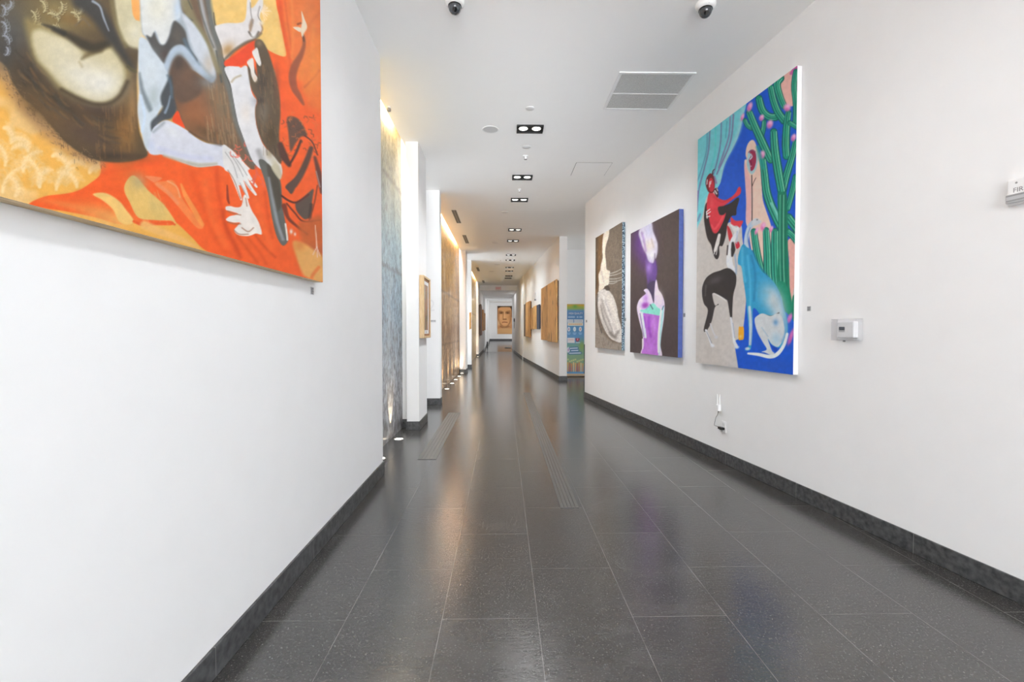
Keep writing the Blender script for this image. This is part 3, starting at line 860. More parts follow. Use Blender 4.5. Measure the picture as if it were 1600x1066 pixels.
def canvas(name, fr, x0, x1, z0, z1, thick, paint_fn, label, group=None, edge=None, step=1.2, gain=1.0, mat=None, cat='painting', vis=None):
    """a stretched canvas hung on a wall frame: painted face + stretcher"""
    M = fr.at((x0 + x1) / 2, z0)
    t = thing(name, label, cat, M, group)
    hw, h = (x1 - x0) / 2, z1 - z0
    def wx(u):  # image x of a point along the canvas
        P = np.array([list(fr.M @ Vector(((x0 + x1) / 2 + uu, -thick, max(EYE + 0.1, z0)))) for uu in u])
        q = (P - np.array([0, 0, EYE])) @ CAM_M
        zz = np.maximum(-q[:, 2], 0.25)
        return np.clip(CX + F_PX * q[:, 0] / zz, -60, 1660)
    us = spaced(-hw, hw, wx, step, 480)
    if vis is not None: us = np.unique(np.concatenate([us, np.linspace(-hw, us[1], 8)]))
    mid = fr.M @ Vector(((x0 + x1) / 2, -thick, 0))
    near = fr.M @ Vector(((x1 if vis is None else vis), -thick, 0))
    ppm = F_PX / max(near.y, 0.3)
    nz = int(min(max(h * ppm / step, 6), 720))
    zs = np.linspace(0, h, nz + 1)
    U, Z = np.meshgrid(us, zs)
    loc = np.stack([U.ravel(), np.full(U.size, -thick), Z.ravel()], 1)
    Mn = np.array(M)
    P = loc @ Mn[:3, :3].T + Mn[:3, 3]
    pt = Paint(P); paint_fn(pt)
    nu, nv = len(us), len(zs)
    idx = np.arange(nu * nv).reshape(nv, nu)
    faces = np.stack([idx[:-1, :-1].ravel(), idx[:-1, 1:].ravel(), idx[1:, 1:].ravel(), idx[1:, :-1].ravel()], 1)
    me = bpy.data.meshes.new('painted_canvas')
    me.from_pydata(loc.tolist(), [], faces.tolist()); me.update()
    ca = me.color_attributes.new('paint', 'FLOAT_COLOR', 'POINT')
    rgba = np.ones((nu * nv, 4), np.float32); rgba[:, :3] = np.clip(lin(np.clip(pt.c, 0, 255)) * gain, 0, 0.9)
    ca.data.foreach_set('color', rgba.ravel())
    me.materials.append(mat or M_PAINT)
    o = bpy.data.objects.new('painted_canvas', me); COL.objects.link(o); o.parent = t
    bm = new_bm(); box(bm, -hw, hw, -thick + 0.0012, -0.003, 0, h)
    obj('stretcher', bm, edge or M_WHITE, t)
    return t

L_FR = Frame((XL, 0, 0), (0, 1))
C_FR = lambda y, z=0: Frame((0, y, z), (1, 0))

# ------------------------------------------------------------------ large orange painting on the near left wall
def paint_orange(p):
    rng = p.rng
    p.fill((238, 178, 84))
    # damask of the golden cloth
    n = p.noise(np.arange(len(p.x)), 0.035, 0.035, 4)
    i = np.nonzero(n > 0.5)[0]; p._mix(i, (240, 200, 136), np.clip((n[i] - 0.5) * 5, 0, 0.8))
    for (sx, sy, a0, r, bend) in ((4, 300, -1.5, 46, 0.12), (8, 258, -1.2, 36, -0.16), (36, 268, -1.7, 34, 0.14), (62, 292, -1.3, 40, -0.12), (62, 292, -2.2, 26, 0.2), (88, 296, -1.5, 34, 0.1), (104, 262, -1.2, 26, 0.16), (120, 292, -1.6, 30, -0.14),
                              (24, 306, -0.6, 24, -0.2), (18, 222, -0.9, 26, 0.16), (44, 236, -1.8, 22, -0.18), (82, 244, -0.6, 22, 0.16), (140, 270, -1.3, 20, 0.14), (6, 200, -0.3, 20, 0.2), (20, 318, 0.1, 20, 0.1)):
        stem = [(sx + r * t / 6 * math.cos(a0 + bend * t), sy + 1.2 * r * t / 6 * math.sin(a0 + bend * t)) for t in range(8)]
        p.stroke(stem, (250, 222, 168), [5, 2], 1.6, 0.7)
        for t in (1, 2, 3, 4, 5, 6):
            for sd in (-1, 1):
                a = a0 + bend * t + sd * 0.85; l = r * (0.46 - 0.035 * t); x, y = stem[t]
                leaf = [(x, y), (x + l * .6 * math.cos(a), y + l * .6 * math.sin(a)), (x + l * math.cos(a + sd * .6), y + l * math.sin(a + sd * .6))]
                p.stroke(leaf, (247, 214, 156), [8, 4], 2.4, 0.42); p.stroke(leaf, (224, 174, 104), 0.9, 0.9, 0.4)
    p.poly([(330, -60), (440, -60), (450, 90), (415, 85), (330, 120)], (240, 200, 120), 3)
    for k in range(160):
        p.blob(rng.uniform(330, 450), rng.uniform(-20, 90), rng.uniform(2, 6), rng.uniform(1, 3), (246, 212, 136) if k % 2 else (236, 186, 98), 0.35, rng.uniform(0, 180))
    # orange drapery
    OR = (246, 100, 42)
    p.poly([(45, 319), (70, 307), (100, 303), (122, 298), (140, 287), (157, 272), (157, 251), (180, 252), (235, 235), (350, 240), (370, 165), (352, 135), (340, 118), (352, 95),
            (380, 70), (396, 60), (406, 66), (422, 80), (446, 88), (444, 65), (437, 30), (431, 0), (430, -60), (530, -60), (530, 460), (440, 428), (380, 412), (324, 393), (300, 371), (275, 348), (268, 352), (240, 352), (228, 354),
            (210, 346), (185, 350), (150, 340), (100, 330), (65, 325)], OR, 1.2)
    p.blob(160, 335, 40, 14, (240, 170, 92), 0.75, 12); p.blob(185, 345, 22, 8, (240, 178, 100), 0.8, 12); p.blob(112, 322, 50, 5, (240, 150, 80), 0.5, 12)
    p.poly([(145, 304), (158, 301), (171, 304), (187, 315), (197, 328), (209, 345), (200, 351), (186, 346), (176, 327), (160, 313)], (240, 196, 116), 1.5)
    p.poly([(211, 275), (199, 281), (194, 297), (203, 317), (216, 340), (240, 344), (266, 345), (275, 348), (256, 320), (232, 298)], (228, 188, 108), 1.2)
    p.blob(216, 284, 14, 12, (178, 160, 118), 0.7, 50); p.blob(243, 322, 18, 10, (206, 182, 118), 0.5, 50)
    for k in range(40):
        x, y = rng.uniform(200, 262), rng.uniform(285, 345)
        p.stroke([(x, y), (x + 2, y + 7)], (236, 202, 130), 1.5, 1, 0.25)
    p.stroke([(209, 346), (222, 351), (236, 351), (262, 347), (273, 351)], (236, 96, 42), [4, 5, 4, 2.5, 3], 1)
    p.stroke([(226, 352), (250, 362), (285, 375), (310, 388)], (240, 186, 112), [14, 12, 8, 3], 3, 0.9)
    p.poly([(227, 275), (253, 278), (242, 285), (238, 284)], (240, 150, 104), 1, 0.7)
    p.poly([(241, 287), (258, 283), (270, 282), (279, 296), (286, 312), (300, 332), (318, 353), (309, 357), (291, 338), (266, 309)], (246, 138, 74), 1.3, 0.9)
    p.stroke([(246, 288), (262, 300), (278, 318)], (240, 150, 112), 5, 2, 0.6)
    p.stroke([(283, 288), (290, 306), (304, 330), (316, 351)], (248, 160, 82), [3, 7, 8, 6], 1.5, 0.8)
    p.stroke([(262, 283), (276, 292), (281, 308)], (246, 176, 130), 2.5, 1, 0.7)
    # folds of the drapery
    for pts, w, c in (([(300, 270), (316, 320), (338, 372), (352, 394)], 7, (230, 84, 30)), ([(337, 258), (343, 305), (352, 352), (372, 396)], 6, (222, 76, 28)),
                      ([(349, 330), (352, 352), (366, 380), (376, 402)], 5, (206, 70, 28)), ([(372, 370), (384, 386), (402, 410)], 4, (214, 78, 32)), ([(388, 372), (404, 392), (416, 412)], 4, (224, 84, 34)),
                      ([(398, 366), (412, 384), (430, 402)], 3.5, (206, 74, 32)), ([(340, 262), (338, 290), (346, 320)], 3, (226, 84, 34)), ([(414, 300), (419, 340), (426, 372)], 4, (222, 82, 34)),
                      ([(160, 272), (200, 262), (250, 255)], 6, (240, 92, 40)), ([(120, 302), (150, 294), (190, 300)], 6, (242, 96, 40))):
        p.stroke(pts, c, w, w * 0.8, 0.65)
    p.stroke([(355, 290), (356, 310), (358, 318)], (120, 45, 40), [2, 4, 2], 1, 0.8)
    p.stroke([(320, 285), (330, 340), (352, 385)], (252, 116, 56), 9, 6, 0.6); p.stroke([(400, 310), (410, 350), (424, 390)], (252, 112, 52), 8, 5, 0.6)
    # curtain at the upper right
    p.poly([(440, 20), (470, -60), (530, -60), (530, 150), (488, 170), (470, 130), (452, 100), (446, 60)], (240, 124, 58), 8, 0.85)
    for pts, w, c in (([(436, -10), (442, 40), (450, 78), (455, 105)], 5, (226, 82, 36)), ([(444, -10), (450, 40), (456, 80)], 3, (222, 96, 44)), ([(455, -10), (458, 50), (456, 90)], 4, (246, 146, 78)),
                      ([(500, 20), (486, 36), (478, 60)], 4, (222, 100, 52)), ([(482, 80), (474, 100), (470, 120)], 10, (244, 148, 68)), ([(498, 60), (494, 110), (480, 140)], 12, (244, 138, 62)),
                      ([(499, 110), (490, 122), (476, 136)], 3, (190, 82, 46)), ([(490, 40), (488, 80), (490, 110)], 5, (246, 150, 76))):
        p.stroke(pts, c, w, w * 0.7, 0.7)
    p.blob(482, 30, 22, 50, (244, 146, 82), 0.6); p.blob(490, 105, 14, 34, (246, 146, 70), 0.7); p.blob(470, 85, 12, 40, (240, 126, 66), 0.5)
    p.stroke([(474, 56), (475, 70), (470, 86), (461, 103), (457, 120), (460, 138), (467, 150), (474, 163)], (148, 82, 62), [4, 5, 8, 12, 12, 10, 8, 3], 2, 0.85)
    p.stroke([(430, 105), (436, 150), (444, 190)], (242, 96, 46), 14, 5, 0.9)
    # dark embossed fur robe, left
    p.stroke([(0, 100), (20, 135), (45, 172), (78, 206), (115, 232), (150, 252)], (196, 150, 100), 26, 12, 0.75)
    p.poly([(-60, -60), (-60, 70), (2, 97), (18, 127), (34, 151), (56, 170), (79, 196), (95, 216), (117, 234), (140, 247), (159, 252), (187, 254), (215, 250), (231, 242), (226, 225), (218, 205), (215, 170), (214, 120), (217, 72), (206, 40), (205, -60)], (92, 76, 54), 2.2)
    for k in range(260):
        t = rng.uniform(0, 1); bx = np.interp(t, [0, .2, .4, .6, .8, 1], [2, 26, 56, 90, 125, 160]); by = np.interp(t, [0, .2, .4, .6, .8, 1], [100, 140, 170, 212, 238, 252])
        x, y = bx + rng.normal(-2, 6), by + rng.normal(2, 6); a = rng.uniform(0.2, 1.6); l = rng.uniform(3, 8)
        p.stroke([(x, y), (x + l * math.cos(a), y + l * math.sin(a))], (92, 72, 56) if k % 3 else (206, 166, 120), 0.9, 0.7, 0.5, sm=False)
    p.blob(22, 45, 34, 50, (84, 84, 84), 0.85); p.blob(8, 82, 14, 30, (70, 70, 70), 0.7); p.blob(48, 118, 22, 34, (66, 56, 46), 0.8, -35)
    p.blob(60, 165, 38, 20, (98, 78, 52), 0.8, 40); p.blob(110, 190, 60, 26, (112, 86, 56), 0.8, 30); p.blob(92, 158, 50, 9, (62, 54, 44), 0.8, 40)
    p.blob(195, 205, 17, 48, (150, 106, 56), 0.85); p.blob(207, 170, 7, 40, (170, 130, 82), 0.7); p.blob(155, 172, 34, 14, (70, 54, 44), 0.85, 12); p.blob(140, 212, 44, 18, (86, 70, 62), 0.7, 25); p.blob(180, 244, 44, 7, (66, 54, 46), 0.8, 3)
    for k in range(60):
        x, y = rng.uniform(150, 212), rng.uniform(160, 235)
        p.stroke([(x, y), (x + 1, y + rng.uniform(8, 20))], (176, 126, 70) if k % 2 else (84, 64, 44), 1.6, 1.4, 0.28)
    for k in range(70):
        t = rng.uniform(0, 1); x = np.interp(t, [0, .5, 1], [18, 70, 170]) + rng.uniform(-4, 26); y = np.interp(t, [0, .5, 1], [100, 170, 226]) + rng.uniform(-26, 6); l = rng.uniform(10, 26)
        a = np.interp(t, [0, .5, 1], [1.1, 0.85, 0.35]) + rng.normal(0, 0.12)
        p.stroke([(x, y), (x + l * .5 * math.cos(a), y + l * .5 * math.sin(a)), (x + l * math.cos(a - .1), y + l * math.sin(a - .1))], [(62, 56, 50), (134, 104, 66), (82, 78, 70), (120, 86, 52)][k % 4], [2.5, 4, 1.5], 1.8, 0.38)
    # raised ornament, upper left
    p.blob(92, 22, 54, 34, (142, 124, 78), 0.9, 8); p.blob(110, 30, 36, 10, (128, 98, 54), 0.7, 12)
    # scrolls of the embossing: leaf sprays off curling stems
    for (sx, sy, a0, r) in ((50, 18, 0.4, 20), (76, 22, -0.5, 17), (96, 4, 0.9, 20), (112, 20, -0.2, 16), (126, 8, 0.7, 13), (64, 2, 0.2, 16), (84, 40, 0.1, 14), (58, 40, -0.6, 12)):
        stem = [(sx + r * t / 6 * math.cos(a0 + 0.16 * t), sy + r * t / 6 * math.sin(a0 + 0.16 * t)) for t in range(8)]
        p.stroke(stem, (86, 74, 46), 3.0, 1.4, 0.6); p.stroke([(x - 0.8, y - 0.8) for x, y in stem], (214, 202, 158), [2.2, 1.0], 0.9, 0.85)
        for t in (1, 2, 3, 4, 5, 6):
            for sd in (-1, 1):
                a = a0 + 0.16 * t + sd * 0.9; l = r * (0.42 - 0.03 * t); x, y = stem[t]
                leaf = [(x, y), (x + l * .6 * math.cos(a), y + l * .6 * math.sin(a)), (x + l * math.cos(a + sd * .5), y + l * math.sin(a + sd * .5))]
                p.stroke([(q[0] + 0.9, q[1] + 0.9) for q in leaf], (84, 70, 44), [2.4, 1], 1.2, 0.55); p.stroke(leaf, (206, 192, 146), [2.2, 0.8], 0.9, 0.75)
    for (sx, sy, a0, r) in ((3, 8, 0.3, 18), (2, 34, 0.1, 20), (4, 56, -0.3, 17), (10, 74, 0.5, 13), (16, 2, 0.8, 14)):
        stem = [(sx + r * t / 6 * math.cos(a0 + 0.2 * t), sy + r * t / 6 * math.sin(a0 + 0.2 * t)) for t in range(7)]
        p.stroke(stem, (172, 176, 186), [2.2, 1.0], 1.0, 0.75)
        for t in (1, 2, 3, 4, 5):
            for sd in (-1, 1):
                a = a0 + 0.2 * t + sd * 1.0; l = r * 0.36; x, y = stem[t]
                p.stroke([(x, y), (x + l * .6 * math.cos(a), y + l * .6 * math.sin(a)), (x + l * math.cos(a + sd * .6), y + l * math.sin(a + sd * .6))], (158, 162, 172), [2, 0.8], 1.0, 0.65)
    # pale limb in the robe
    p.poly([(40, 30), (46, 66), (55, 94), (74, 116), (92, 138), (120, 152), (146, 162), (170, 160), (187, 147), (197, 128), (204, 108), (190, 88), (176, 66), (150, 72), (128, 72), (100, 50), (66, 38)], (150, 132, 84), 9)
    p.poly([(50, 55), (58, 90), (78, 112), (97, 134), (121, 147), (146, 158), (168, 156), (183, 144), (192, 127), (194, 110), (187, 92), (175, 76), (157, 79), (141, 86), (129, 91), (126, 80), (112, 66), (84, 54), (62, 46)], (206, 194, 156), 6)
    p.blob(128, 118, 46, 24, (226, 220, 202), 0.95, 32); p.blob(160, 130, 30, 22, (230, 226, 214), 0.95); p.blob(96, 78, 34, 18, (218, 208, 178), 0.8, 30)
    p.stroke([(128, 92), (140, 84), (156, 77)], (104, 88, 56), [3, 8, 12], 4, 0.75); p.stroke([(84, 46), (108, 56), (128, 68), (146, 74), (168, 68)], (64, 56, 44), [5, 11, 15, 15, 12], 5, 0.95)
    p.stroke([(66, 38), (84, 44), (100, 52)], (52, 50, 44), [2, 6, 8], 3, 0.8)
    p.stroke([(124, 97), (128, 104)], (176, 160, 120), 4, 3, 0.6)
    p.stroke([(96, 140), (122, 154), (150, 163), (172, 161), (188, 149), (199, 128)], (72, 60, 44), 6, 4, 0.8)
    p.stroke([(128, 0), (150, 18), (170, 48), (188, 78), (206, 106)], (64, 62, 60), [30, 26, 22, 14, 8], 7, 0.95)
    p.stroke([(145, 2), (156, 10), (162, 28), (170, 48)], (168, 178, 192), [4, 3, 3, 1.5], 1.6, 0.9); p.stroke([(118, 40), (130, 30), (140, 40)], (112, 100, 82), 3, 2, 0.6)
    p.stroke([(200, 104), (212, 112)], (92, 84, 56), 4, 2)
    p.poly([(176, -60), (180, 14), (187, 52), (198, 69), (212, 75), (220, 72), (222, 30), (214, -60)], (206, 196, 160), 4); p.blob(212, 52, 14, 18, (224, 218, 196), 0.8); p.stroke([(174, 0), (182, 40), (196, 72)], (132, 118, 80), 6, 4, 0.8)
    p.poly([(204, -60), (206, 10), (210, 28), (216, 32), (219, 24), (221, -60)], (248, 172, 92), 1.2)
    # right, brown leg
    p.poly([(265, 80), (262, 120), (269, 150), (277, 174), (287, 197), (300, 209), (320, 219), (345, 227), (366, 237), (392, 264), (402, 258), (393, 245), (380, 212), (371, 184), (363, 140), (353, 113), (350, 87), (345, 68), (334, 38), (328, 10), (322, -60), (240, -60)], (120, 96, 76), 0.9)
    p.blob(300, 172, 30, 44, (158, 100, 66), 0.85, -12); p.blob(316, 190, 26, 24, (160, 104, 68), 0.8); p.blob(280, 135, 12, 30, (116, 84, 66), 0.8); p.blob(345, 160, 16, 44, (142, 122, 94), 0.8, -14); p.blob(330, 210, 34, 10, (100, 80, 56), 0.8, 22)
    for k in range(110):
        x = rng.uniform(318, 372); y = rng.uniform(120, 215)
        p.stroke([(x, y), (x + 3, y + rng.uniform(12, 30))], [(186, 158, 122), (116, 98, 78), (170, 116, 78)][k % 3], 1.5, 1.0, 0.4)
    p.stroke([(322, -20), (332, 40), (344, 80), (350, 110), (361, 150), (369, 188), (380, 220), (396, 256)], (112, 118, 116), [9, 10, 10, 11, 10, 9, 7, 4], 3.5, 0.85)
    p.stroke([(312, -10), (322, 40), (334, 75), (341, 110)], (186, 192, 198), [6, 7, 7, 5], 3, 0.8); p.stroke([(338, 80), (343, 110), (346, 128)], (76, 84, 84), 3, 1.5, 0.8)
    p.stroke([(334, 20), (337, 42), (349, 80), (352, 112), (362, 140), (370, 185), (380, 214), (394, 248)], (64, 62, 62), 1.6, 0.8, 0.8)
    p.stroke([(283, -20), (298, 26), (318, 58), (332, 88), (342, 112)], (140, 130, 98), [16, 14, 12, 10, 8], 4, 0.95); p.stroke([(276, -10), (283, 20), (300, 32)], (84, 82, 74), [6, 5, 2], 2.5, 0.9); p.stroke([(292, -4), (300, 14)], (90, 88, 78), 2, 1.2, 0.8); p.stroke([(309, -4), (314, 20), (326, 55), (334, 74)], (92, 92, 84), 2.5, 1.8, 0.7)
    # bluish torso
    p.poly([(222, -60), (221, 40), (228, 60), (240, 86), (256, 110), (268, 120), (285, 108), (305, 112), (330, 128), (338, 118), (330, 96), (320, 66), (306, 44), (292, 26), (282, 8), (276, -60)], (170, 180, 190), 2.5)
    p.poly([(223, -60), (222, 40), (230, 56), (237, 57), (242, 48), (246, 56), (251, 68), (258, 68), (264, 55), (268, 38), (274, 32), (282, 24), (278, 0), (274, -60)], (222, 224, 222), 2); p.blob(246, 12, 20, 26, (228, 224, 206), 0.8); p.blob(277, 15, 6, 20, (184, 204, 224), 0.7)
    p.poly([(229, 56), (237, 74), (249, 90), (257, 99), (264, 93), (266, 80), (275, 72), (285, 71), (294, 82), (306, 97), (308, 92), (298, 78), (293, 64), (289, 48), (279, 36), (271, 34), (265, 55), (258, 69), (250, 69), (244, 58), (241, 51), (236, 58)], (84, 82, 80), 2.5)
    p.blob(277, 55, 9, 12, (104, 94, 84), 0.7); p.blob(257, 86, 7, 8, (88, 70, 64), 0.7); p.stroke([(288, 62), (298, 84), (310, 102)], (96, 118, 136), [5, 6, 4], 3, 0.8)
    p.poly([(284, 22), (292, 44), (298, 66), (306, 86), (320, 104), (332, 118), (336, 112), (330, 92), (324, 72), (312, 50), (298, 32)], (206, 212, 220), 3); p.blob(326, 100, 8, 16, (190, 172, 148), 0.6)
    p.stroke([(259, 114), (265, 92), (276, 78), (286, 78), (298, 92), (311, 108), (330, 126)], (182, 198, 214), [9, 11, 12, 12, 11, 9, 6], 3, 0.95)
    p.poly([(264, 124), (267, 102), (274, 90), (282, 88), (292, 96), (302, 112), (316, 128), (310, 150), (280, 160)], (106, 84, 70), 4); p.blob(279, 98, 8, 12, (74, 66, 60), 0.9); p.blob(292, 118, 12, 14, (118, 90, 72), 0.7); p.blob(325, 128, 14, 10, (128, 134, 138), 0.7)
    # left upper arm
    p.poly([(218, 60), (216, 85), (216, 112), (217, 144), (215, 170), (217, 190), (222, 214), (228, 232), (240, 242), (256, 238), (258, 220), (250, 205), (246, 190), (248, 175), (254, 160), (262, 140), (264, 124), (257, 104), (249, 92), (238, 78), (229, 62)], (204, 214, 222), 1.8)
    p.blob(236, 115, 14, 28, (212, 220, 224), 0.8); p.stroke([(218, 115), (222, 140), (230, 160), (235, 172)], (116, 126, 132), [3, 6, 8, 7], 3.5, 0.85); p.blob(240, 150, 8, 14, (176, 188, 186), 0.7); p.stroke([(236, 180), (246, 172), (254, 163)], (206, 218, 226), 8, 3, 0.9); p.stroke([(222, 205), (226, 180), (220, 150)], (204, 222, 240), 4, 2.5, 0.8)
    p.poly([(267, 118), (258, 134), (251, 150), (252, 162), (254, 168), (246, 180), (236, 191), (237, 205), (243, 198), (255, 189), (268, 185), (276, 172), (272, 150), (270, 130)], (76, 80, 84), 2.8)
    p.stroke([(258, 176), (263, 164), (266, 150)], (146, 160, 178), [4, 3, 2], 1.6, 0.9); p.stroke([(262, 118), (267, 134), (268, 152)], (92, 112, 128), 4, 2.5, 0.7)
    p.poly([(269, 188), (277.5, 173), (283, 186), (289, 200), (280, 196)], (240, 82, 42), 0.8)
    # forearm
    p.poly([(233, 238), (237, 206), (246, 195), (259, 188), (273, 193), (291, 203), (308, 216), (325, 224), (344, 226), (356, 231), (366, 241), (374, 252), (372, 268), (356, 266), (343, 259), (328, 260), (308, 261), (288, 255), (268, 247), (250, 241)], (214, 216, 226), 1.1)
    p.stroke([(256, 243), (285, 252), (310, 258), (338, 256)], (188, 182, 164), [3, 5, 6, 4], 2.5, 0.9); p.stroke([(250, 232), (290, 244), (330, 248)], (200, 204, 226), 7, 4, 0.7); p.blob(268, 205, 18, 8, (224, 226, 228), 0.7, 30); p.blob(237, 228, 6, 10, (196, 206, 228), 0.7); p.stroke([(296, 206), (320, 220), (345, 227)], (78, 66, 54), 3.5, 2, 0.55); p.stroke([(240, 206), (256, 192)], (128, 140, 148), 4, 3, 0.6)
    # hand with spread fingers
    H = (226, 224, 222)
    p.poly([(348, 228), (358, 231), (370, 242), (384, 260), (388, 266), (380, 282), (374, 290), (366, 282), (358, 270), (350, 262)], H, 1)
    for pts, w in (([(364, 272), (370, 290), (377, 312)], [9, 6, 2.5]), ([(372, 272), (380, 290), (388, 309)], [9, 6.5, 3]), ([(378, 268), (388, 288), (399.5, 304)], [9, 6.5, 3.5]), ([(380, 262), (390, 278), (401, 292)], [8, 6, 3]), ([(372, 246), (380, 256), (389, 264)], [6, 4, 2.5])):
        p.stroke(pts, (232, 229, 226), w, 0.9)
    for pts in ([(352, 238), (364, 256), (371, 278)], [(358, 238), (370, 256), (380, 276)], [(364, 242), (376, 258), (386, 274)], [(375, 286), (381, 298), (386, 308)], [(383, 284), (392, 296)]):
        p.stroke(pts, (138, 136, 132), 1.3, 0.9, 0.6)
    p.stroke([(356, 266), (366, 282), (376, 310)], (150, 98, 66), 1.4, 0.8, 0.7)
    for k in range(22):
        x, y = rng.uniform(364, 384), rng.uniform(222, 248)
        if k > 11: x, y = rng.uniform(394, 412), rng.uniform(250, 292)
        a = rng.uniform(0, 6.3); l = rng.uniform(5, 11)
        p.stroke([(x, y), (x + l * 0.5 * math.cos(a), y + l * 0.5 * math.sin(a)), (x + l * math.cos(a + .6), y + l * math.sin(a + .6))], (232, 104, 82), [1.8, 1], 0.7, 0.85)
    p.stroke([(403, 252), (400, 272), (396, 290)], (236, 104, 78), 2, 0.7); p.stroke([(401, 270), (410, 282), (412, 292)], (236, 104, 78), 1.8, 0.7)
    # raised arm and hand, top
    p.poly([(336, 44), (341, 39), (355, 36), (372, 36), (382, 32), (385, 18), (386, 0), (389, -20), (392, -2), (392, 12), (398, 9), (404, 0), (410, -8), (411, 10), (406, 24), (409, 40), (410, 48), (404, 56), (394, 62), (384, 67), (370, 76), (352, 94), (346, 72)], (226, 221, 219), 1)
    p.blob(356, 78, 9, 12, (176, 128, 62), 0.75, 40); p.stroke([(352, 92), (366, 79), (384, 67), (398, 61), (408, 52)], (104, 92, 76), [4, 5, 5, 4, 3], 1.8, 0.85); p.stroke([(394, 32), (392, 40), (391, 48)], (150, 120, 92), [5, 6, 3], 2, 0.8); p.stroke([(391, 4), (392, 20), (395, 36)], (150, 142, 138), 1.8, 1, 0.8)
    p.stroke([(389, 50), (394, 57), (400, 56), (404, 50)], (90, 78, 66), 3, 1.4, 0.8); p.blob(396, 55, 4, 4, (240, 238, 236), 0.9); p.stroke([(406, 10), (403, 24), (408, 34)], (128, 116, 108), 1.4, 0.9, 0.8); p.stroke([(407, 36), (410, 46), (405, 54)], (160, 120, 88), 2.5, 1.2, 0.8); p.blob(408, 36, 4, 4, (236, 226, 210), 0.8)
    for k in range(16):
        a = rng.uniform(-1.2, 1.2); x, y = 409, 18
        p.stroke([(x, y), (x + rng.uniform(8, 15) * math.cos(a), y + rng.uniform(8, 15) * math.sin(a))], (248, 222, 188), 1, 0.8, 0.8)
    p.poly([(351, 96), (364, 88), (378, 78), (392, 66), (398, 66), (396, 78), (388, 96), (372, 104), (353, 104)], (238, 78, 40), 1.2)
    # white second torso
    p.poly([(351, 106), (372, 104), (376, 106), (383, 102.5), (387, 106), (390, 120), (392, 139), (396, 150), (401, 157), (399, 167), (399, 182), (401, 197), (408, 219), (415, 231), (426, 240), (438, 255), (441, 270), (436, 279), (426, 264), (416, 257), (408, 264), (400, 258), (392, 246), (379, 212), (371, 188), (364, 152), (360, 131)], (226, 225, 227), 0.9)
    p.stroke([(362, 128), (367, 122), (376, 118)], (170, 152, 116), 3, 1.5, 0.7); p.blob(396, 160, 6, 8, (186, 190, 200), 0.6); p.blob(384, 176, 10, 16, (234, 224, 214), 0.7); p.stroke([(404, 236), (410, 252), (418, 262)], (150, 148, 148), 8, 4, 0.7); p.blob(431, 258, 6, 14, (198, 188, 158), 0.9, -25); p.blob(421, 240, 6, 8, (178, 160, 124), 0.8)
    # dark pelt
    p.poly([(398, 72), (401, 62), (409, 63), (418, 78), (426, 102), (433, 128), (437, 152), (438, 180), (436, 214), (440, 245), (438, 256), (428, 244), (417, 232), (409, 220), (402, 200), (399, 182), (399, 168), (402, 157), (393, 140), (389, 122), (387, 104), (390, 96), (397, 104), (402, 118)], (100, 84, 66), 1.6)
    p.blob(408, 128, 8, 20, (74, 66, 58), 0.8); p.blob(412, 175, 8, 22, (132, 122, 112), 0.7); p.blob(424, 210, 8, 18, (84, 68, 46), 0.8); p.blob(407, 157, 6, 5, (64, 58, 52), 0.8); p.blob(405, 68, 5, 5, (150, 132, 108), 0.7); p.blob(432, 130, 5, 26, (128, 76, 58), 0.5)
    for k in range(90):
        x, y = rng.uniform(404, 434), rng.uniform(100, 235)
        p.stroke([(x, y), (x + rng.uniform(0, 3), y + rng.uniform(6, 15))], [(142, 120, 92), (66, 58, 48), (150, 106, 72)][k % 3], 1.1, 0.8, 0.45)
    p.poly([(394, 82), (398, 77), (402, 75), (405, 86), (408, 99), (405, 103), (399, 94)], (232, 228, 222), 0.9); p.poly([(386, 97), (395, 91), (397, 104), (398, 114), (402, 122), (398, 128), (393, 119), (391, 108)], (230, 222, 214), 0.9); p.blob(399, 124, 3, 4, (226, 200, 176), 0.8)
    p.poly([(404, 252), (412, 250), (424, 262), (437, 279), (440, 300), (441, 318), (445, 342), (449, 362), (450, 376), (443, 384), (436, 377), (430, 362), (424, 335), (419, 304), (412, 277)], (104, 104, 98), 1)
    p.poly([(417, 258), (427, 265), (436, 282), (439, 308), (438, 326), (430, 330), (424, 300)], (84, 78, 68), 2); p.stroke([(420, 278), (426, 312), (434, 348), (442, 374)], (152, 158, 164), [3, 5, 6, 5], 2.2, 0.85); p.stroke([(434, 330), (438, 350), (446, 372)], (88, 88, 86), 3, 1.8, 0.7); p.stroke([(446, 350), (448, 364), (449, 375)], (236, 230, 222), 2.5, 0.9); p.poly([(424, 262), (432, 256), (438, 266), (440, 276), (436, 280)], (196, 188, 160), 1.5, 0.9)
    # crumpled cloth at the lower right
    D = (98, 72, 60)
    p.poly([(449, 184), (466, 186), (480, 210), (470, 214), (462, 224), (454, 236), (451, 210)], D, 2)
    for k in range(60):
        x, y = rng.uniform(440, 498), rng.uniform(178, 250)
        a = rng.uniform(0, 6.3); l = rng.uniform(3, 8)
        p.stroke([(x, y), (x + l * .6 * math.cos(a), y + l * .6 * math.sin(a)), (x + l * math.cos(a + .8), y + l * math.sin(a + .8))], [(176, 92, 52), (78, 58, 48), (238, 132, 72)][k % 3], 1.2, 0.8, 0.6)
    p.stroke([(438, 226), (444, 244), (452, 258)], (88, 56, 48), [8, 12, 6], 2); p.stroke([(470, 220), (462, 240), (452, 258)], (86, 52, 44), [4, 4, 3], 1.2); p.stroke([(486, 232), (480, 250), (470, 272), (460, 288)], (90, 66, 58), [7, 9, 10, 10], 1.8); p.stroke([(476, 212), (488, 222), (496, 242)], (86, 52, 44), 2, 1)
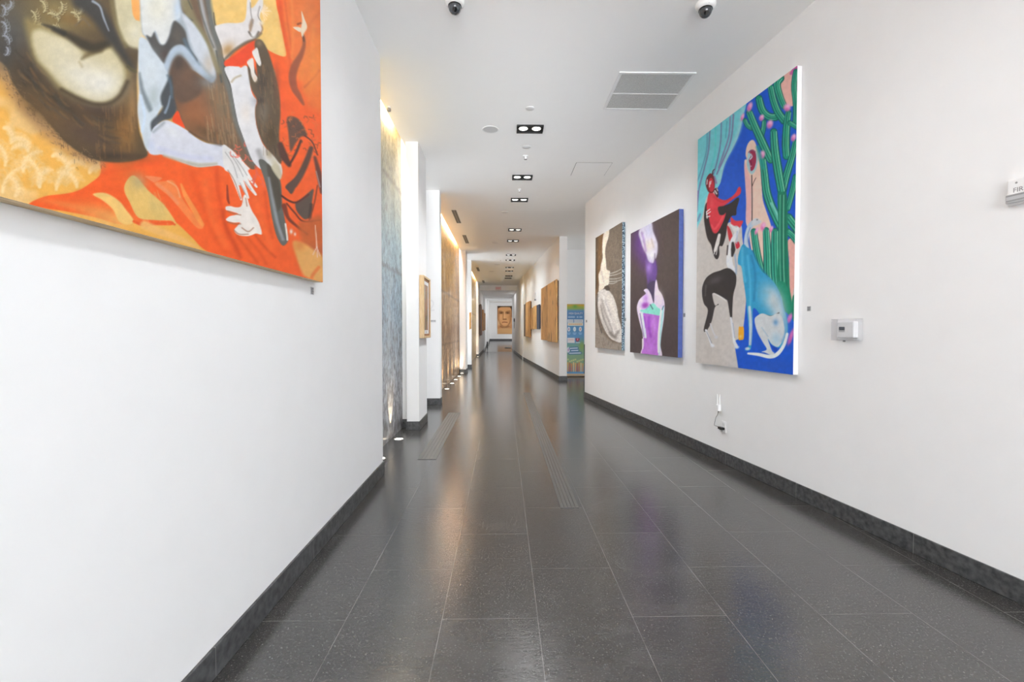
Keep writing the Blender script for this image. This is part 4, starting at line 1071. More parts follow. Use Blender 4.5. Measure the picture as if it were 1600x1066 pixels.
    p.poly([(446, 291), (458, 280), (468, 270), (474, 267), (470, 280), (463, 291), (456, 303), (450, 298)], (92, 72, 64), 1.2); p.poly([(462, 317), (472, 310), (483, 300), (490, 296), (488, 312), (485, 336), (478, 343), (470, 338), (463, 328)], (96, 82, 74), 1.2); p.stroke([(486, 320), (484, 340)], (70, 58, 52), 5, 1.5)
    p.stroke([(440, 306), (452, 314), (464, 316), (482, 304)], (96, 48, 40), 3, 1); p.stroke([(444, 322), (450, 340), (462, 352), (480, 366)], (130, 58, 40), [8, 5, 4, 3], 1.5); p.stroke([(448, 318), (460, 332), (474, 346), (500, 344)], (118, 52, 38), 2.5, 1); p.stroke([(492, 246), (498, 270), (503, 300)], (104, 58, 48), [4, 8, 6], 2); p.stroke([(496, 290), (491, 318), (483, 345)], (132, 60, 40), 2, 1); p.stroke([(494, 268), (500, 292)], (176, 160, 160), 2, 1, 0.8)
    p.poly([(466, 352), (480, 344), (505, 342), (505, 402), (488, 396), (474, 380)], (198, 100, 48), 5, 0.85)
    p.poly([(458, 378), (463, 402), (471, 424), (480, 434), (506, 440), (506, 404), (490, 390), (474, 380)], (238, 176, 100), 3.5); p.blob(468, 384, 10, 8, (222, 136, 66), 0.7); p.stroke([(498, 418), (490, 428), (487, 434)], (236, 120, 56), 5, 2, 0.8)
    p.blob(455, 362, 2.5, 4, (240, 232, 226), 0.95); p.blob(461, 366, 1.8, 3, (240, 228, 222), 0.9)
    p.stroke([(492.5, 352), (494, 370), (495, 386)], (240, 196, 168), [1.2, 2, 2], 0.7); p.stroke([(495, 386), (489, 398)], (238, 200, 180), 1.4, 0.7); p.stroke([(495, 386), (496, 402)], (238, 200, 180), 1.4, 0.7); p.stroke([(495, 386), (500, 400)], (238, 200, 180), 1.4, 0.7)
    # little bird on the curtain
    W = (240, 222, 196)
    p.poly([(471, 17), (476, 30), (480, 42), (475, 52), (472, 58), (470, 46), (472, 34)], W, 0.8); p.poly([(458, 43), (464, 42), (470, 44), (469, 50), (463, 47)], W, 0.7); p.stroke([(465, 38), (470, 36)], (120, 62, 44), 2.5, 0.8); p.stroke([(474, 58), (475, 64)], (110, 66, 50), 3, 1)
    # lower hand
    p.poly([(353, 323), (360, 322), (368, 324), (377, 322), (380, 308), (383, 304), (386, 308), (389, 318), (394, 330), (401, 341), (406, 352), (409, 366), (400, 365), (392, 368), (384, 369), (372, 367), (366, 360), (371, 353), (375, 348), (366, 348), (357, 346), (353, 343), (359, 338), (368, 336), (372, 334), (360, 330), (353, 328)], (238, 230, 222), 0.9)
    for pts in ([(356, 330), (366, 334), (376, 336)], [(356, 347), (368, 350), (376, 350)], [(366, 360), (374, 366), (388, 366)], [(378, 356), (388, 362), (396, 356)], [(384, 310), (386, 322)]):
        p.stroke(pts, (158, 106, 78), 1.8, 1, 0.7)
    p.mottle(0.04, 0.12, 0.12, 5)

zt = []
xr, zb = L_FR.px(504, 437.5, 0.05); xr2, _ = L_FR.px(500.5, 0, 0.05)
_, zb2 = L_FR.px(2, 318, 0.05)
canvas('painting', L_FR, 0.25, (xr + xr2) / 2, (zb + zb2) / 2, 3.52, 0.05, paint_orange,
       'huge orange and brown figure painting on the near left wall', 'paintings on the walls', edge=M_OAK, step=1.35, vis=1.4, gain=0.92)

# ------------------------------------------------------------------ cactus and hounds
def cactus(p, pts, w, c=(30, 148, 120), hi=(136, 220, 186), dk=(12, 96, 90)):
    w = w if isinstance(w, (list, tuple)) else [w, w]
    p.stroke(pts, dk, [v + 1.2 for v in w], 0.8); p.stroke(pts, c, [v * 0.84 for v in w], 0.8)
    q = np.asarray(pts, float); m = max(w)
    d = np.gradient(q, axis=0); d /= np.linalg.norm(d, axis=1)[:, None] + 1e-9; nrm = np.stack([-d[:, 1], d[:, 0]], 1)
    for k, (o, cc, ww) in enumerate(((0.13, dk, 1.3), (-0.28, hi, 1.5), (0.0, (84, 192, 158), 1.3), (0.3, (70, 190, 170), 1.1))):
        p.stroke(q + nrm * o * m, cc, ww * max(m / 13, 0.7), 0.55, 0.85)

def paint_hounds(p):
    p.fill((205, 200, 196))
    p.blob(1100, 470, 30, 120, (190, 184, 178), 0.5)
    BL = (24, 90, 210)
    p.poly([(1163, 150), (1160, 180), (1158, 195), (1153, 214), (1144, 234), (1138, 245), (1131, 261), (1126, 284), (1121, 300), (1132, 345), (1146, 346), (1158, 352), (1160, 372), (1163, 388), (1172, 400), (1260, 420), (1260, 80)], BL, 0.8)
    p.poly([(1166, 470), (1163.5, 496), (1161.5, 512), (1154, 530), (1147, 533), (1149, 547), (1151.5, 562), (1155, 585), (1260, 600), (1260, 500), (1200, 470)], BL, 0.8, sm=False)
    p.blob(1215, 572, 40, 10, (48, 92, 196), 0.6); p.blob(1150, 290, 14, 40, (30, 96, 214), 0.6)
    # curtain
    p.poly([(1080, 225), (1120, 190), (1164, 158), (1161, 182), (1158, 196), (1153, 214), (1144, 233), (1138, 244), (1131, 260), (1126, 282), (1122, 292), (1112, 296), (1103, 312), (1098, 336), (1092, 350), (1084, 356)], (118, 210, 220), 0.8)
    p.stroke([(1161, 170), (1156, 200), (1146, 226), (1132, 252), (1122, 284)], (162, 214, 226), 6, 3, 0.7)
    for pts, w, c in (([(1109, 204), (1107, 235), (1100, 265), (1092, 296), (1089, 320)], 2.2, (112, 106, 158)), ([(1105, 207), (1104, 235), (1096, 265), (1089, 285)], 1.5, (88, 138, 176)), ([(1127, 192), (1126, 222), (1121, 250), (1115, 272)], 2, (110, 112, 166)),
                      ([(1141, 183), (1139, 212), (1131, 238), (1123, 262)], 2.2, (134, 112, 170)), ([(1146, 179), (1144, 206), (1140, 226), (1130, 250), (1120, 272)], 2.2, (126, 100, 158)), ([(1090, 300), (1088, 330)], 4, (122, 104, 160)), ([(1116, 276), (1119, 286)], 3, (140, 110, 168)), ([(1136, 190), (1134, 215)], 2, (84, 172, 190)), ([(1118, 200), (1117, 240), (1108, 270)], 2.5, (92, 212, 214)), ([(1090, 345), (1094, 335)], 3, (110, 140, 180))):
        p.stroke(pts, c, w, 1.2, 0.8)
    # pink wall pieces
    PK = (236, 206, 190)
    p.poly([(1163, 255), (1166.5, 249), (1165, 242), (1166, 232), (1169, 224), (1174, 219), (1179, 221), (1184, 234), (1188, 248), (1189, 268), (1190, 286), (1192, 312), (1198, 332), (1204, 350), (1216, 400), (1222, 446), (1214, 452), (1204, 438), (1190, 425), (1178, 404), (1172, 380), (1170, 360), (1165.5, 346), (1166, 310)], PK, 0.8)
    p.poly([(1163, 257), (1170, 272), (1173, 290), (1173, 344), (1166, 346), (1166, 310)], (236, 182, 182), 1, 0.9)
    p.poly([(1221, 118), (1237, 106), (1237, 134), (1240, 148), (1240, 165), (1226, 163), (1218, 148), (1218, 134)], (232, 182, 172), 0.8)
    p.poly([(1234, 114), (1247, 100), (1247, 112), (1238, 117)], (206, 100, 166), 0.8)
    p.poly([(1231, 376), (1245, 380), (1245, 440), (1240, 452), (1236, 476), (1232, 440), (1233, 410)], (232, 176, 166), 0.8)
    p.stroke([(1174.5, 274), (1175, 300), (1175, 346)], (58, 40, 48), 1.5, 0.6); p.stroke([(1175, 292), (1178, 284), (1181, 278)], (90, 60, 60), 0.9, 0.6)
    # mask
    p.poly([(1169, 238), (1173, 234), (1180, 236), (1184, 246), (1182, 262), (1176, 272), (1170, 268), (1167, 256), (1168, 246)], (168, 206, 214), 0.7); p.poly([(1171, 236), (1177, 234), (1181, 240), (1181.5, 252), (1178, 264), (1173, 267), (1172, 258), (1170, 250), (1173, 244)], (158, 46, 82), 0.7)
    p.stroke([(1173, 241), (1175, 245), (1172, 249)], (190, 214, 226), 1.8, 0.7); p.stroke([(1170, 238), (1175, 235), (1180, 237)], (140, 80, 120), 1.5, 0.8); p.stroke([(1171, 259), (1174, 260)], (200, 170, 190), 1.2, 0.6); p.stroke([(1173, 252), (1174, 257)], (96, 20, 60), 1.2, 0.6)
    # cacti
    for pts, w in (([(1178, 362), (1182, 390), (1187, 414), (1192, 430)], [9, 11, 9]), ([(1197, 360), (1199, 396), (1200, 430), (1204, 442)], [9, 13, 12]), ([(1211, 362), (1211, 396), (1213, 440), (1222, 470)], [10, 13, 14]),
                   ([(1232, 340), (1238, 348), (1246, 358)], [12, 14]), ([(1231, 362), (1238, 368), (1246, 378)], [9, 10]),
                   ([(1186, 154), (1191, 172), (1201, 182), (1212, 183)], [10, 12, 11]), ([(1204, 136), (1208, 155), (1215, 174), (1225, 188)], [8, 11, 12]), ([(1219, 122), (1214, 132), (1219, 152), (1225, 166)], [12, 10, 9]),
                   ([(1244, 112), (1241, 135), (1244, 165), (1243, 195)], [8, 9, 9]), ([(1190, 212), (1193, 200), (1194, 190)], [7, 6]), ([(1164, 188), (1168, 196), (1174, 200)], [6, 7]),
                   ([(1171, 176), (1179, 196), (1189, 218), (1200, 242), (1204, 250)], [9, 12, 13, 10]), ([(1232, 176), (1229, 200), (1228, 226), (1229, 244)], [8, 12, 11]), ([(1234, 192), (1242, 197), (1247, 200)], [7, 7]),
                   ([(1243, 222), (1238, 244), (1229, 274), (1223, 300)], [7, 11, 10]), ([(1209, 206), (1211, 235), (1216, 268), (1222, 302)], [10, 14, 12]), ([(1243, 276), (1239, 296), (1231, 326)], [7, 9, 7]),
                   ([(1192, 250), (1195, 275), (1198, 300), (1205, 322), (1214, 342), (1219, 352)], [9, 12, 13, 13])):
        cactus(p, pts, w)
    p.stroke([(1205, 318), (1212, 330), (1217, 344)], (128, 214, 206), 4, 1.2, 0.8)
    p.poly([(1215, 303), (1222, 300), (1229, 303), (1231, 340), (1231, 380), (1233, 420), (1234, 450), (1237, 470), (1236, 486), (1226, 486), (1214, 452), (1216, 400), (1216, 350)], (24, 128, 100), 0.8)
    for x, c in ((1219, (110, 200, 170)), (1222.5, (14, 92, 84)), (1224.5, (140, 218, 184)), (1228, (16, 100, 88))):
        p.stroke([(x, 305), (x - 0.5, 350), (x, 420), (x + 3, 475)], c, 1.2, 0.7, 0.85)
    p.poly([(1214, 445), (1224, 470), (1230, 490), (1240, 492), (1242, 470), (1239, 462), (1235, 480), (1232, 455), (1224, 440)], (22, 140, 108), 0.9)
    p.poly([(1238, 470), (1245, 455), (1245, 500), (1238, 498)], (20, 130, 100), 0.9)
    PF = (238, 152, 202)
    for (x, y, rx, ry) in ((1171.5, 167, 4, 8), (1160, 183, 2.5, 6), (1190, 184, 4, 5), (1203, 194, 5, 7), (1230, 168, 6, 6), (1240, 215, 4, 6), (1190.5, 242, 5, 7), (1182, 361, 2.5, 6), (1192, 354, 4, 7), (1205, 358, 3, 5), (1234, 497, 3.5, 8), (1236, 526, 3.5, 15)):
        p.blob(x, y, rx, ry, PF if y < 480 else (206, 104, 190), 0.95, 20, hard=2.2); p.blob(x + 1, y - 2, rx * .5, ry * .5, (248, 196, 226) if y < 480 else (220, 130, 200), 0.8, 20); p.blob(x - 1, y + 3, rx * .5, ry * .5, (214, 92, 168), 0.6)
    p.stroke([(1184, 230), (1189, 252), (1193, 262)], (30, 164, 160), 6, 2, 0.7)
    # seated red figure over dark cloth
    DK = (50, 43, 44)
    p.poly([(1103, 318), (1100, 336), (1101, 352), (1105, 372), (1111, 383), (1114, 395), (1117, 403), (1121, 405), (1124, 398), (1124, 385), (1129, 384), (1134, 369), (1137, 350), (1143, 338), (1150, 336), (1151, 326), (1155, 312), (1152, 309), (1140, 318), (1124, 322), (1112, 316)], DK, 0.8)
    RD = (222, 58, 72)
    p.poly([(1107, 303), (1112, 300), (1117, 304), (1123, 310), (1135, 312.5), (1148, 303), (1153, 294), (1156, 292), (1158, 297), (1156, 304), (1146, 311), (1132, 321), (1122, 324), (1124, 335), (1130, 336), (1134, 333), (1131, 344), (1122, 362), (1115, 364), (1110, 352), (1107, 338), (1104, 324)], RD, 0.8)
    p.stroke([(1112, 352), (1116, 358), (1122, 352), (1130, 338)], (240, 92, 104), 3, 1.5, 0.7); p.stroke([(1116, 308), (1128, 316), (1142, 309)], (196, 36, 56), 2, 1.2, 0.6); p.blob(1112, 318, 3, 9, (234, 84, 96), 0.7)
    p.poly([(1142, 339), (1149, 345), (1160, 345), (1160, 349), (1155, 357), (1152, 353), (1143, 352)], RD, 0.8); p.poly([(1136, 353), (1141, 358), (1145, 372), (1141, 378), (1138, 370)], (200, 48, 58), 0.8); p.poly([(1149, 380), (1154, 378), (1156, 385), (1151, 389)], (206, 50, 72), 0.7)
    p.poly([(1102.5, 285), (1105, 276), (1110, 271), (1115, 275), (1117, 288), (1115, 300), (1108, 301), (1104, 294)], (112, 26, 36), 0.7); p.stroke([(1113.5, 272), (1114, 267), (1116.5, 264.5)], (74, 40, 50), [2, 1], 0.6); p.poly([(1107, 284), (1111, 278), (1115, 284), (1116, 294), (1112, 300), (1108, 296)], (206, 44, 62), 0.6)
    for pts in ([(1105, 281), (1104.5, 288)], [(1109, 284), (1108.5, 292)], [(1111, 283), (1110, 288)]): p.stroke(pts, (244, 226, 226), 1.3, 0.6)
    p.poly([(1116, 296), (1121, 294), (1123, 304), (1121, 309), (1117, 303)], (70, 36, 44), 0.7); p.stroke([(1117, 298), (1120, 303)], (238, 228, 228), 1.6, 0.6); p.stroke([(1120, 295), (1121.5, 298)], (238, 228, 228), 1.2, 0.6)
    for pts in ([(1104, 331), (1109, 327)], [(1104, 335), (1110, 331)], [(1104, 339), (1109, 338)], [(1104, 331), (1105, 341)]): p.stroke(pts, (240, 232, 232), 1.5, 0.6)
    p.stroke([(1124, 367), (1121, 380), (1117, 392)], (226, 223, 220), [4, 6, 4], 0.8); p.stroke([(1117, 388), (1116, 397)], (224, 222, 220), 1.4, 0.7); p.stroke([(1121, 388), (1119, 398)], (200, 198, 196), 1.4, 0.7)
    # black and white hound
    WH = (226, 229, 236)
    p.stroke([(1153, 357), (1150, 366), (1144, 378), (1140.5, 395), (1140, 412), (1146, 424)], WH, [5, 6, 7, 8, 10, 8], 0.8); p.poly([(1141, 350), (1148, 354), (1152, 358), (1149, 365), (1145, 360)], (222, 224, 224), 0.7)
    p.stroke([(1145, 380), (1145.5, 390), (1144, 400)], (54, 50, 52), [4, 7, 3], 1); p.stroke([(1137, 384), (1136, 398)], (60, 54, 56), 2, 0.8); p.stroke([(1148, 398), (1150, 412), (1150, 428)], (150, 176, 204), 2.5, 1.2, 0.8); p.stroke([(1152, 362), (1151, 380)], (176, 192, 214), 2, 1, 0.8)
    BK = (57, 53, 54)
    p.poly([(1124.6, 423), (1136, 419), (1144, 422), (1150, 430), (1150, 444), (1146, 460), (1144.5, 480), (1144, 496), (1142, 501), (1140, 491), (1137, 472), (1134, 468), (1126, 463), (1116, 458), (1113, 461), (1117, 477), (1122, 475), (1122.5, 476.5), (1117, 480.5), (1112, 502), (1104, 517), (1099.5, 515), (1106, 486), (1100, 475), (1097, 462), (1097.5, 448), (1103, 435), (1113, 427)], BK, 0.7)
    p.blob(1118, 438, 10, 5, (92, 88, 90), 0.7, -20); p.stroke([(1103, 446), (1102, 462)], (104, 100, 100), 2, 1.2, 0.6); p.stroke([(1116, 459), (1126, 464), (1134, 470)], (228, 226, 226), 1.6, 0.8, 0.8)
    p.stroke([(1103, 516), (1108, 528), (1112, 540)], WH, [3, 2.6, 3], 0.7); p.blob(1113.5, 540.5, 3, 2.6, WH, 0.95, hard=2); p.stroke([(1110, 506), (1114, 518), (1117, 524)], (206, 208, 214), 1.7, 0.7); p.blob(1119, 527, 3, 2.5, (206, 208, 214), 0.95, hard=2); p.stroke([(1142, 497), (1145, 515), (1147, 532), (1150, 540)], WH, [3, 4, 4, 5], 0.7); p.blob(1151, 542.5, 4, 2.8, WH, 0.95, hard=2); p.stroke([(1104, 518), (1112, 536)], (90, 88, 92), 0.8, 0.6, 0.8); p.stroke([(1145, 505), (1148, 528)], (120, 140, 170), 0.8, 0.6, 0.8)
    p.poly([(1154.5, 512), (1158, 511), (1162, 512), (1162, 529), (1158, 531.5), (1154, 530)], (238, 168, 42), 0.8); p.blob(1157, 526, 2.5, 2.5, (252, 214, 130), 0.8)
    # blue hound
    CB = (48, 158, 206); PG = (206, 212, 216)
    p.stroke([(1181, 345), (1173, 352), (1168, 364), (1166, 378), (1168, 392)], (190, 208, 226), [7, 8, 7, 7, 8], 0.8)
    p.poly([(1174, 350), (1176, 344), (1181, 341), (1186, 343), (1190, 347), (1184, 351), (1178, 353)], (208, 212, 218), 0.7); p.blob(1183, 343.5, 1.2, 1, (70, 70, 80), 0.9); p.stroke([(1172, 356), (1168, 370), (1171, 388)], (96, 130, 190), 1.5, 0.8, 0.7)
    p.poly([(1159, 384), (1163, 382), (1167, 386), (1176, 392), (1180, 404), (1186, 416), (1192, 425), (1206, 437), (1216, 452), (1222, 468), (1224, 478), (1229, 496), (1231, 515), (1228, 532), (1218, 543), (1204, 538), (1196, 520), (1188, 505), (1186, 490), (1177, 482), (1176, 506), (1174, 540), (1171, 547), (1164, 547), (1170, 538), (1169.5, 510), (1167, 484), (1165, 462), (1162, 440), (1159, 418), (1153, 412), (1154, 398)], CB, 0.8)
    p.stroke([(1160, 388), (1160, 410), (1164, 440)], (84, 186, 220), 4, 2, 0.8); p.stroke([(1174, 400), (1180, 430), (1178, 470)], (30, 122, 180), 3, 2.5, 0.7); p.stroke([(1168, 400), (1172, 440), (1172, 480)], (92, 196, 228), 3, 2, 0.6); p.stroke([(1176, 392), (1186, 414), (1200, 432)], (26, 110, 172), 2, 1.2, 0.7)
    p.blob(1206, 466, 15, 22, PG, 0.95, -25); p.blob(1196, 462, 8, 8, (96, 182, 214), 0.6); p.blob(1217, 490, 11, 24, PG, 0.9, -10); p.stroke([(1194, 492), (1206, 494), (1217, 489)], (74, 74, 78), 1.6, 1, 0.85)
    p.poly([(1184, 493), (1192, 490), (1204, 494), (1214, 490), (1222, 496), (1226, 514), (1224, 530), (1216, 542), (1206, 538), (1200, 530), (1206, 548), (1210, 552), (1205, 555), (1195, 551), (1190, 550), (1198, 546), (1192, 535), (1183, 518), (1179, 500)], (208, 214, 218), 0.8)
    p.blob(1212, 504, 4, 5, (92, 150, 200), 0.8); p.stroke([(1226, 500), (1228, 518), (1222, 534)], (128, 172, 212), 4, 2, 0.7); p.blob(1213, 530, 8, 10, (150, 196, 220), 0.6); p.stroke([(1190, 512), (1200, 526)], (160, 190, 210), 1.5, 1, 0.7)
    p.poly([(1200.5, 532), (1206, 539), (1214, 544), (1213, 549), (1210, 549), (1205, 542)], (26, 74, 190), 0.7)
    p.stroke([(1169, 552.5), (1185, 554), (1203, 557.5), (1215, 553), (1225, 539), (1230, 522)], (226, 232, 238), [3, 5, 6, 6, 5, 4], 0.8)
    p.stroke([(1171, 480), (1173, 510), (1172, 538)], (206, 216, 224), [4, 5, 4], 1.2, 0.9); p.blob(1168, 545, 4, 2.5, (226, 228, 232), 0.9, hard=2); p.stroke([(1175, 486), (1175, 515), (1173, 540)], (120, 160, 200), 1, 0.7, 0.8)
    p.mottle(0.04, 0.25, 0.2, 5)

def right_canvas(name, tl, bl, tr, br, thick, fn, label, edge, step=1.0, gain=1.2):
    a, b, c, d = (R.px(*tl, thick), R.px(*bl, thick), R.px(*tr, thick), R.px(*br, thick))
    return canvas(name, R, (a[0] + b[0]) / 2, (c[0] + d[0]) / 2, (b[1] + d[1]) / 2, (a[1] + c[1]) / 2, thick, fn, label, 'paintings on the walls', edge, step, gain)
right_canvas('painting', (1090.7, 217), (1087, 566.5), (1246.5, 103.5), (1238.5, 586), 0.045, paint_hounds, 'tall bright painting of two hounds, a red figure and green cactus', M_WHITE, 0.9, 1.08)

# ------------------------------------------------------------------ purple vessel
def paint_purple(p):
    p.fill((80, 69, 68)); p.blob(1020, 500, 40, 70, (72, 62, 68), 0.6); p.blob(1045, 420, 24, 70, (90, 80, 76), 0.6)
    p.blob(1004, 378, 16, 26, (98, 58, 140), 0.9); p.blob(1010, 400, 12, 24, (100, 62, 140), 0.7)
    p.poly([(1003, 352), (1017, 346), (1020, 360), (1025, 373), (1027.5, 382), (1027, 396), (1024, 404), (1023, 396), (1021, 412), (1013, 408), (1010, 398), (1005, 388), (1001, 376), (998, 364)], (206, 200, 218), 1.8)
    p.blob(1014, 384, 8, 10, (222, 212, 200), 0.8); p.blob(1013, 360, 6, 10, (196, 196, 222), 0.7); p.stroke([(1003, 364), (1006, 376), (1009, 392)], (150, 110, 180), 3, 2, 0.6); p.blob(1018, 400, 4, 8, (226, 226, 230), 0.8); p.stroke([(1018, 374), (1021, 386)], (178, 160, 150), 2, 1.5, 0.6)
    p.poly([(1009, 404), (1014, 410), (1021, 411), (1024, 406), (1027, 420), (1025, 438), (1022, 456), (1016, 457), (1012, 446), (1010, 425)], (104, 74, 146), 2); p.blob(1014, 418, 5, 10, (166, 130, 204), 0.8); p.blob(1017, 446, 5, 12, (78, 66, 102), 0.9); p.poly([(1011, 446), (1024, 440), (1022, 472), (1020, 472), (1015, 458)], (72, 62, 92), 1)
    p.poly([(1011.5, 451.5), (1006, 453.5), (1009, 459), (1003, 464), (998, 470), (995, 481), (997.5, 496), (1001, 510), (1004, 522), (1004.5, 540), (1001, 551), (1003, 556), (1018, 559), (1034, 558), (1032, 540), (1033.5, 523), (1037, 500), (1038.5, 476), (1035, 462), (1029, 452), (1026, 438), (1024, 441), (1022.5, 456), (1022, 472), (1020.5, 472), (1017, 460)], (220, 206, 232), 0.8)
    p.poly([(1005, 489), (1018, 491), (1031.5, 493), (1030, 506), (1028, 518), (1027, 540), (1028, 556), (1016, 557), (1003, 553), (1006, 540), (1006, 528), (1010, 528), (1008, 508)], (178, 108, 204), 0.9)
    p.stroke([(1014, 496), (1014, 512), (1017, 526)], (148, 66, 188), 4, 2, 0.8); p.blob(1022, 508, 4, 14, (202, 142, 222), 0.7); p.blob(1015, 546, 8, 7, (192, 128, 214), 0.7); p.stroke([(1007, 495), (1008, 512)], (150, 80, 190), 2.5, 1.2, 0.7)
    p.poly([(1000, 485), (1008, 483), (1020, 474), (1027, 480), (1032, 484), (1031.5, 493), (1018, 491), (1005, 489)], (134, 214, 200), 0.8); p.blob(1008, 477, 6, 5, (150, 62, 172), 0.95, -30, hard=1.6); p.blob(1009, 466, 4, 6, (178, 120, 200), 0.8); p.stroke([(1016, 476), (1020, 483)], (70, 96, 110), 1.3, 0.7)
    p.stroke([(1036, 480), (1034, 505), (1031, 530), (1030, 552)], (150, 214, 210), [3, 3, 2.5, 2], 1, 0.8); p.stroke([(1033, 484), (1030, 512), (1029, 550)], (246, 238, 244), [2, 2.5, 3], 0.8); p.stroke([(1003, 488), (1006, 508), (1009, 527)], (206, 220, 240), 2.2, 0.7); p.stroke([(1000, 490), (1003, 508), (1006, 526)], (132, 130, 168), 1.4, 0.7); p.stroke([(1004, 530), (1004, 545)], (246, 236, 246), 1.5, 0.6); p.stroke([(1037, 478), (1034.5, 484)], (80, 90, 130), 1.2, 0.7)
    p.blob(1030, 465, 5, 10, (236, 222, 238), 0.7); p.mottle(0.06, 0.4, 0.2, 3)
M_BLUEEDGE = simple('blue_canvas_edge', (86, 106, 178), 0.6, noise=0.12, nscale=25)
right_canvas('painting', (986.5, 364.5), (983.5, 549.5), (1061.5, 326.5), (1058.5, 560), 0.06, paint_purple, 'dark painting of a purple and mint vessel, blue canvas edge, right wall', M_BLUEEDGE, 0.8, 1.2)

# ------------------------------------------------------------------ veiled pale figure
def paint_veil(p):
    p.fill((112, 100, 88))
    p.poly([(929, 365), (944, 350), (945, 380), (941, 400), (938, 425), (934, 455), (929, 460)], (116, 88, 60), 2); p.stroke([(932, 372), (931, 450)], (66, 56, 46), 4, 2, 0.7)
    p.blob(960, 395, 12, 40, (124, 112, 100), 0.7); p.blob(966, 490, 8, 30, (96, 86, 76), 0.7); p.poly([(929, 480), (934, 500), (942, 520), (955, 534), (974, 540), (976, 556), (928, 548)], (146, 136, 126), 2.5)
    for k in range(240):
        x, y = p.rng.uniform(930, 974), p.rng.uniform(350, 548)
        p.stroke([(x, y), (x + p.rng.uniform(-2, 2), y + p.rng.uniform(3, 8))], (146, 130, 114) if k % 2 else (84, 74, 66), 0.9, 0.7, 0.4)
    p.poly([(944.5, 362), (951.5, 357), (951, 370), (947.5, 381), (945.5, 394), (947, 410), (948, 421), (953, 424), (952, 434), (951, 444), (944, 450), (936, 456), (936, 443), (935, 430), (938, 422), (939, 414), (942, 401), (941, 393), (941.5, 376)], (224, 212, 196), 0.8)
    p.stroke([(946, 372), (943, 392), (944, 412)], (240, 226, 204), 2, 1, 0.8); p.stroke([(940, 425), (943, 440)], (190, 180, 172), 2, 1, 0.7)
    for a, b in (((952, 428), (973, 419)), ((952, 431), (973, 425)), ((951, 436), (973, 433)), ((952, 440), (972, 437)), ((952, 443), (964, 441))):
        p.stroke([a, ((a[0] + b[0]) / 2, (a[1] + b[1]) / 2 + 1.2), b], (196, 196, 190), [1.6, 0.8], 0.6, 0.8)
    p.poly([(936, 455), (945, 452), (952, 455), (959, 465), (964, 481), (966, 495), (970, 509), (972.5, 522), (971, 535), (961, 533), (953, 528), (945, 516), (938, 498), (934, 480), (933, 464)], (206, 201, 196), 0.9)
    for pts, c, w in (([(940, 468), (946, 490), (954, 508), (958, 518)], (158, 150, 146), 3), ([(938, 478), (944, 502), (954, 522), (962, 528)], (128, 120, 114), 4), ([(936, 470), (940, 495), (950, 518)], (226, 221, 216), 1.8), ([(942, 462), (950, 488), (958, 514), (963, 522)], (226, 222, 218), 1.8), ([(958, 516), (963, 522), (966, 514)], (236, 232, 230), 1.6), ([(955, 520), (960, 526), (966, 518)], (120, 112, 106), 4), ([(950, 462), (960, 490), (966, 512)], (222, 216, 208), 4), ([(945, 470), (954, 492)], (176, 172, 172), 2)):
        p.stroke(pts, c, w, w * 0.5 + 0.4, 0.75)
    p.stroke([(934, 460), (933, 490), (940, 520)], (72, 64, 58), 1.6, 1, 0.7); p.poly([(944, 449), (950, 446), (953, 453), (948, 454)], (74, 66, 60), 0.8); p.mottle(0.1, 0.6, 0.6, 3)
def speckled(name):
    m, nt, b = mat_new(name)
    tc = N(nt, 'ShaderNodeTexCoord'); nz = N(nt, 'ShaderNodeTexNoise'); nz.inputs['Scale'].default_value = 45; nz.inputs['Detail'].default_value = 5
    nt.links.new(tc.outputs['Object'], nz.inputs['Vector'])
    r = ramp(nt, [(0.42, tuple(lin((60, 74, 88)))), (0.52, tuple(lin((120, 150, 168)))), (0.62, tuple(lin((205, 220, 228))))], nz.outputs['Fac'])
    nt.links.new(r.outputs[0], b.inputs['Base Color']); b.inputs['Roughness'].default_value = 0.6
    return m
right_canvas('painting', (930.5, 372), (930, 542.5), (971.5, 347.5), (972, 548.5), 0.05, paint_veil, 'narrow painting of a pale veiled figure on brown, beside the side hall opening', speckled('mottled_blue_edge'), 0.7, 1.22)

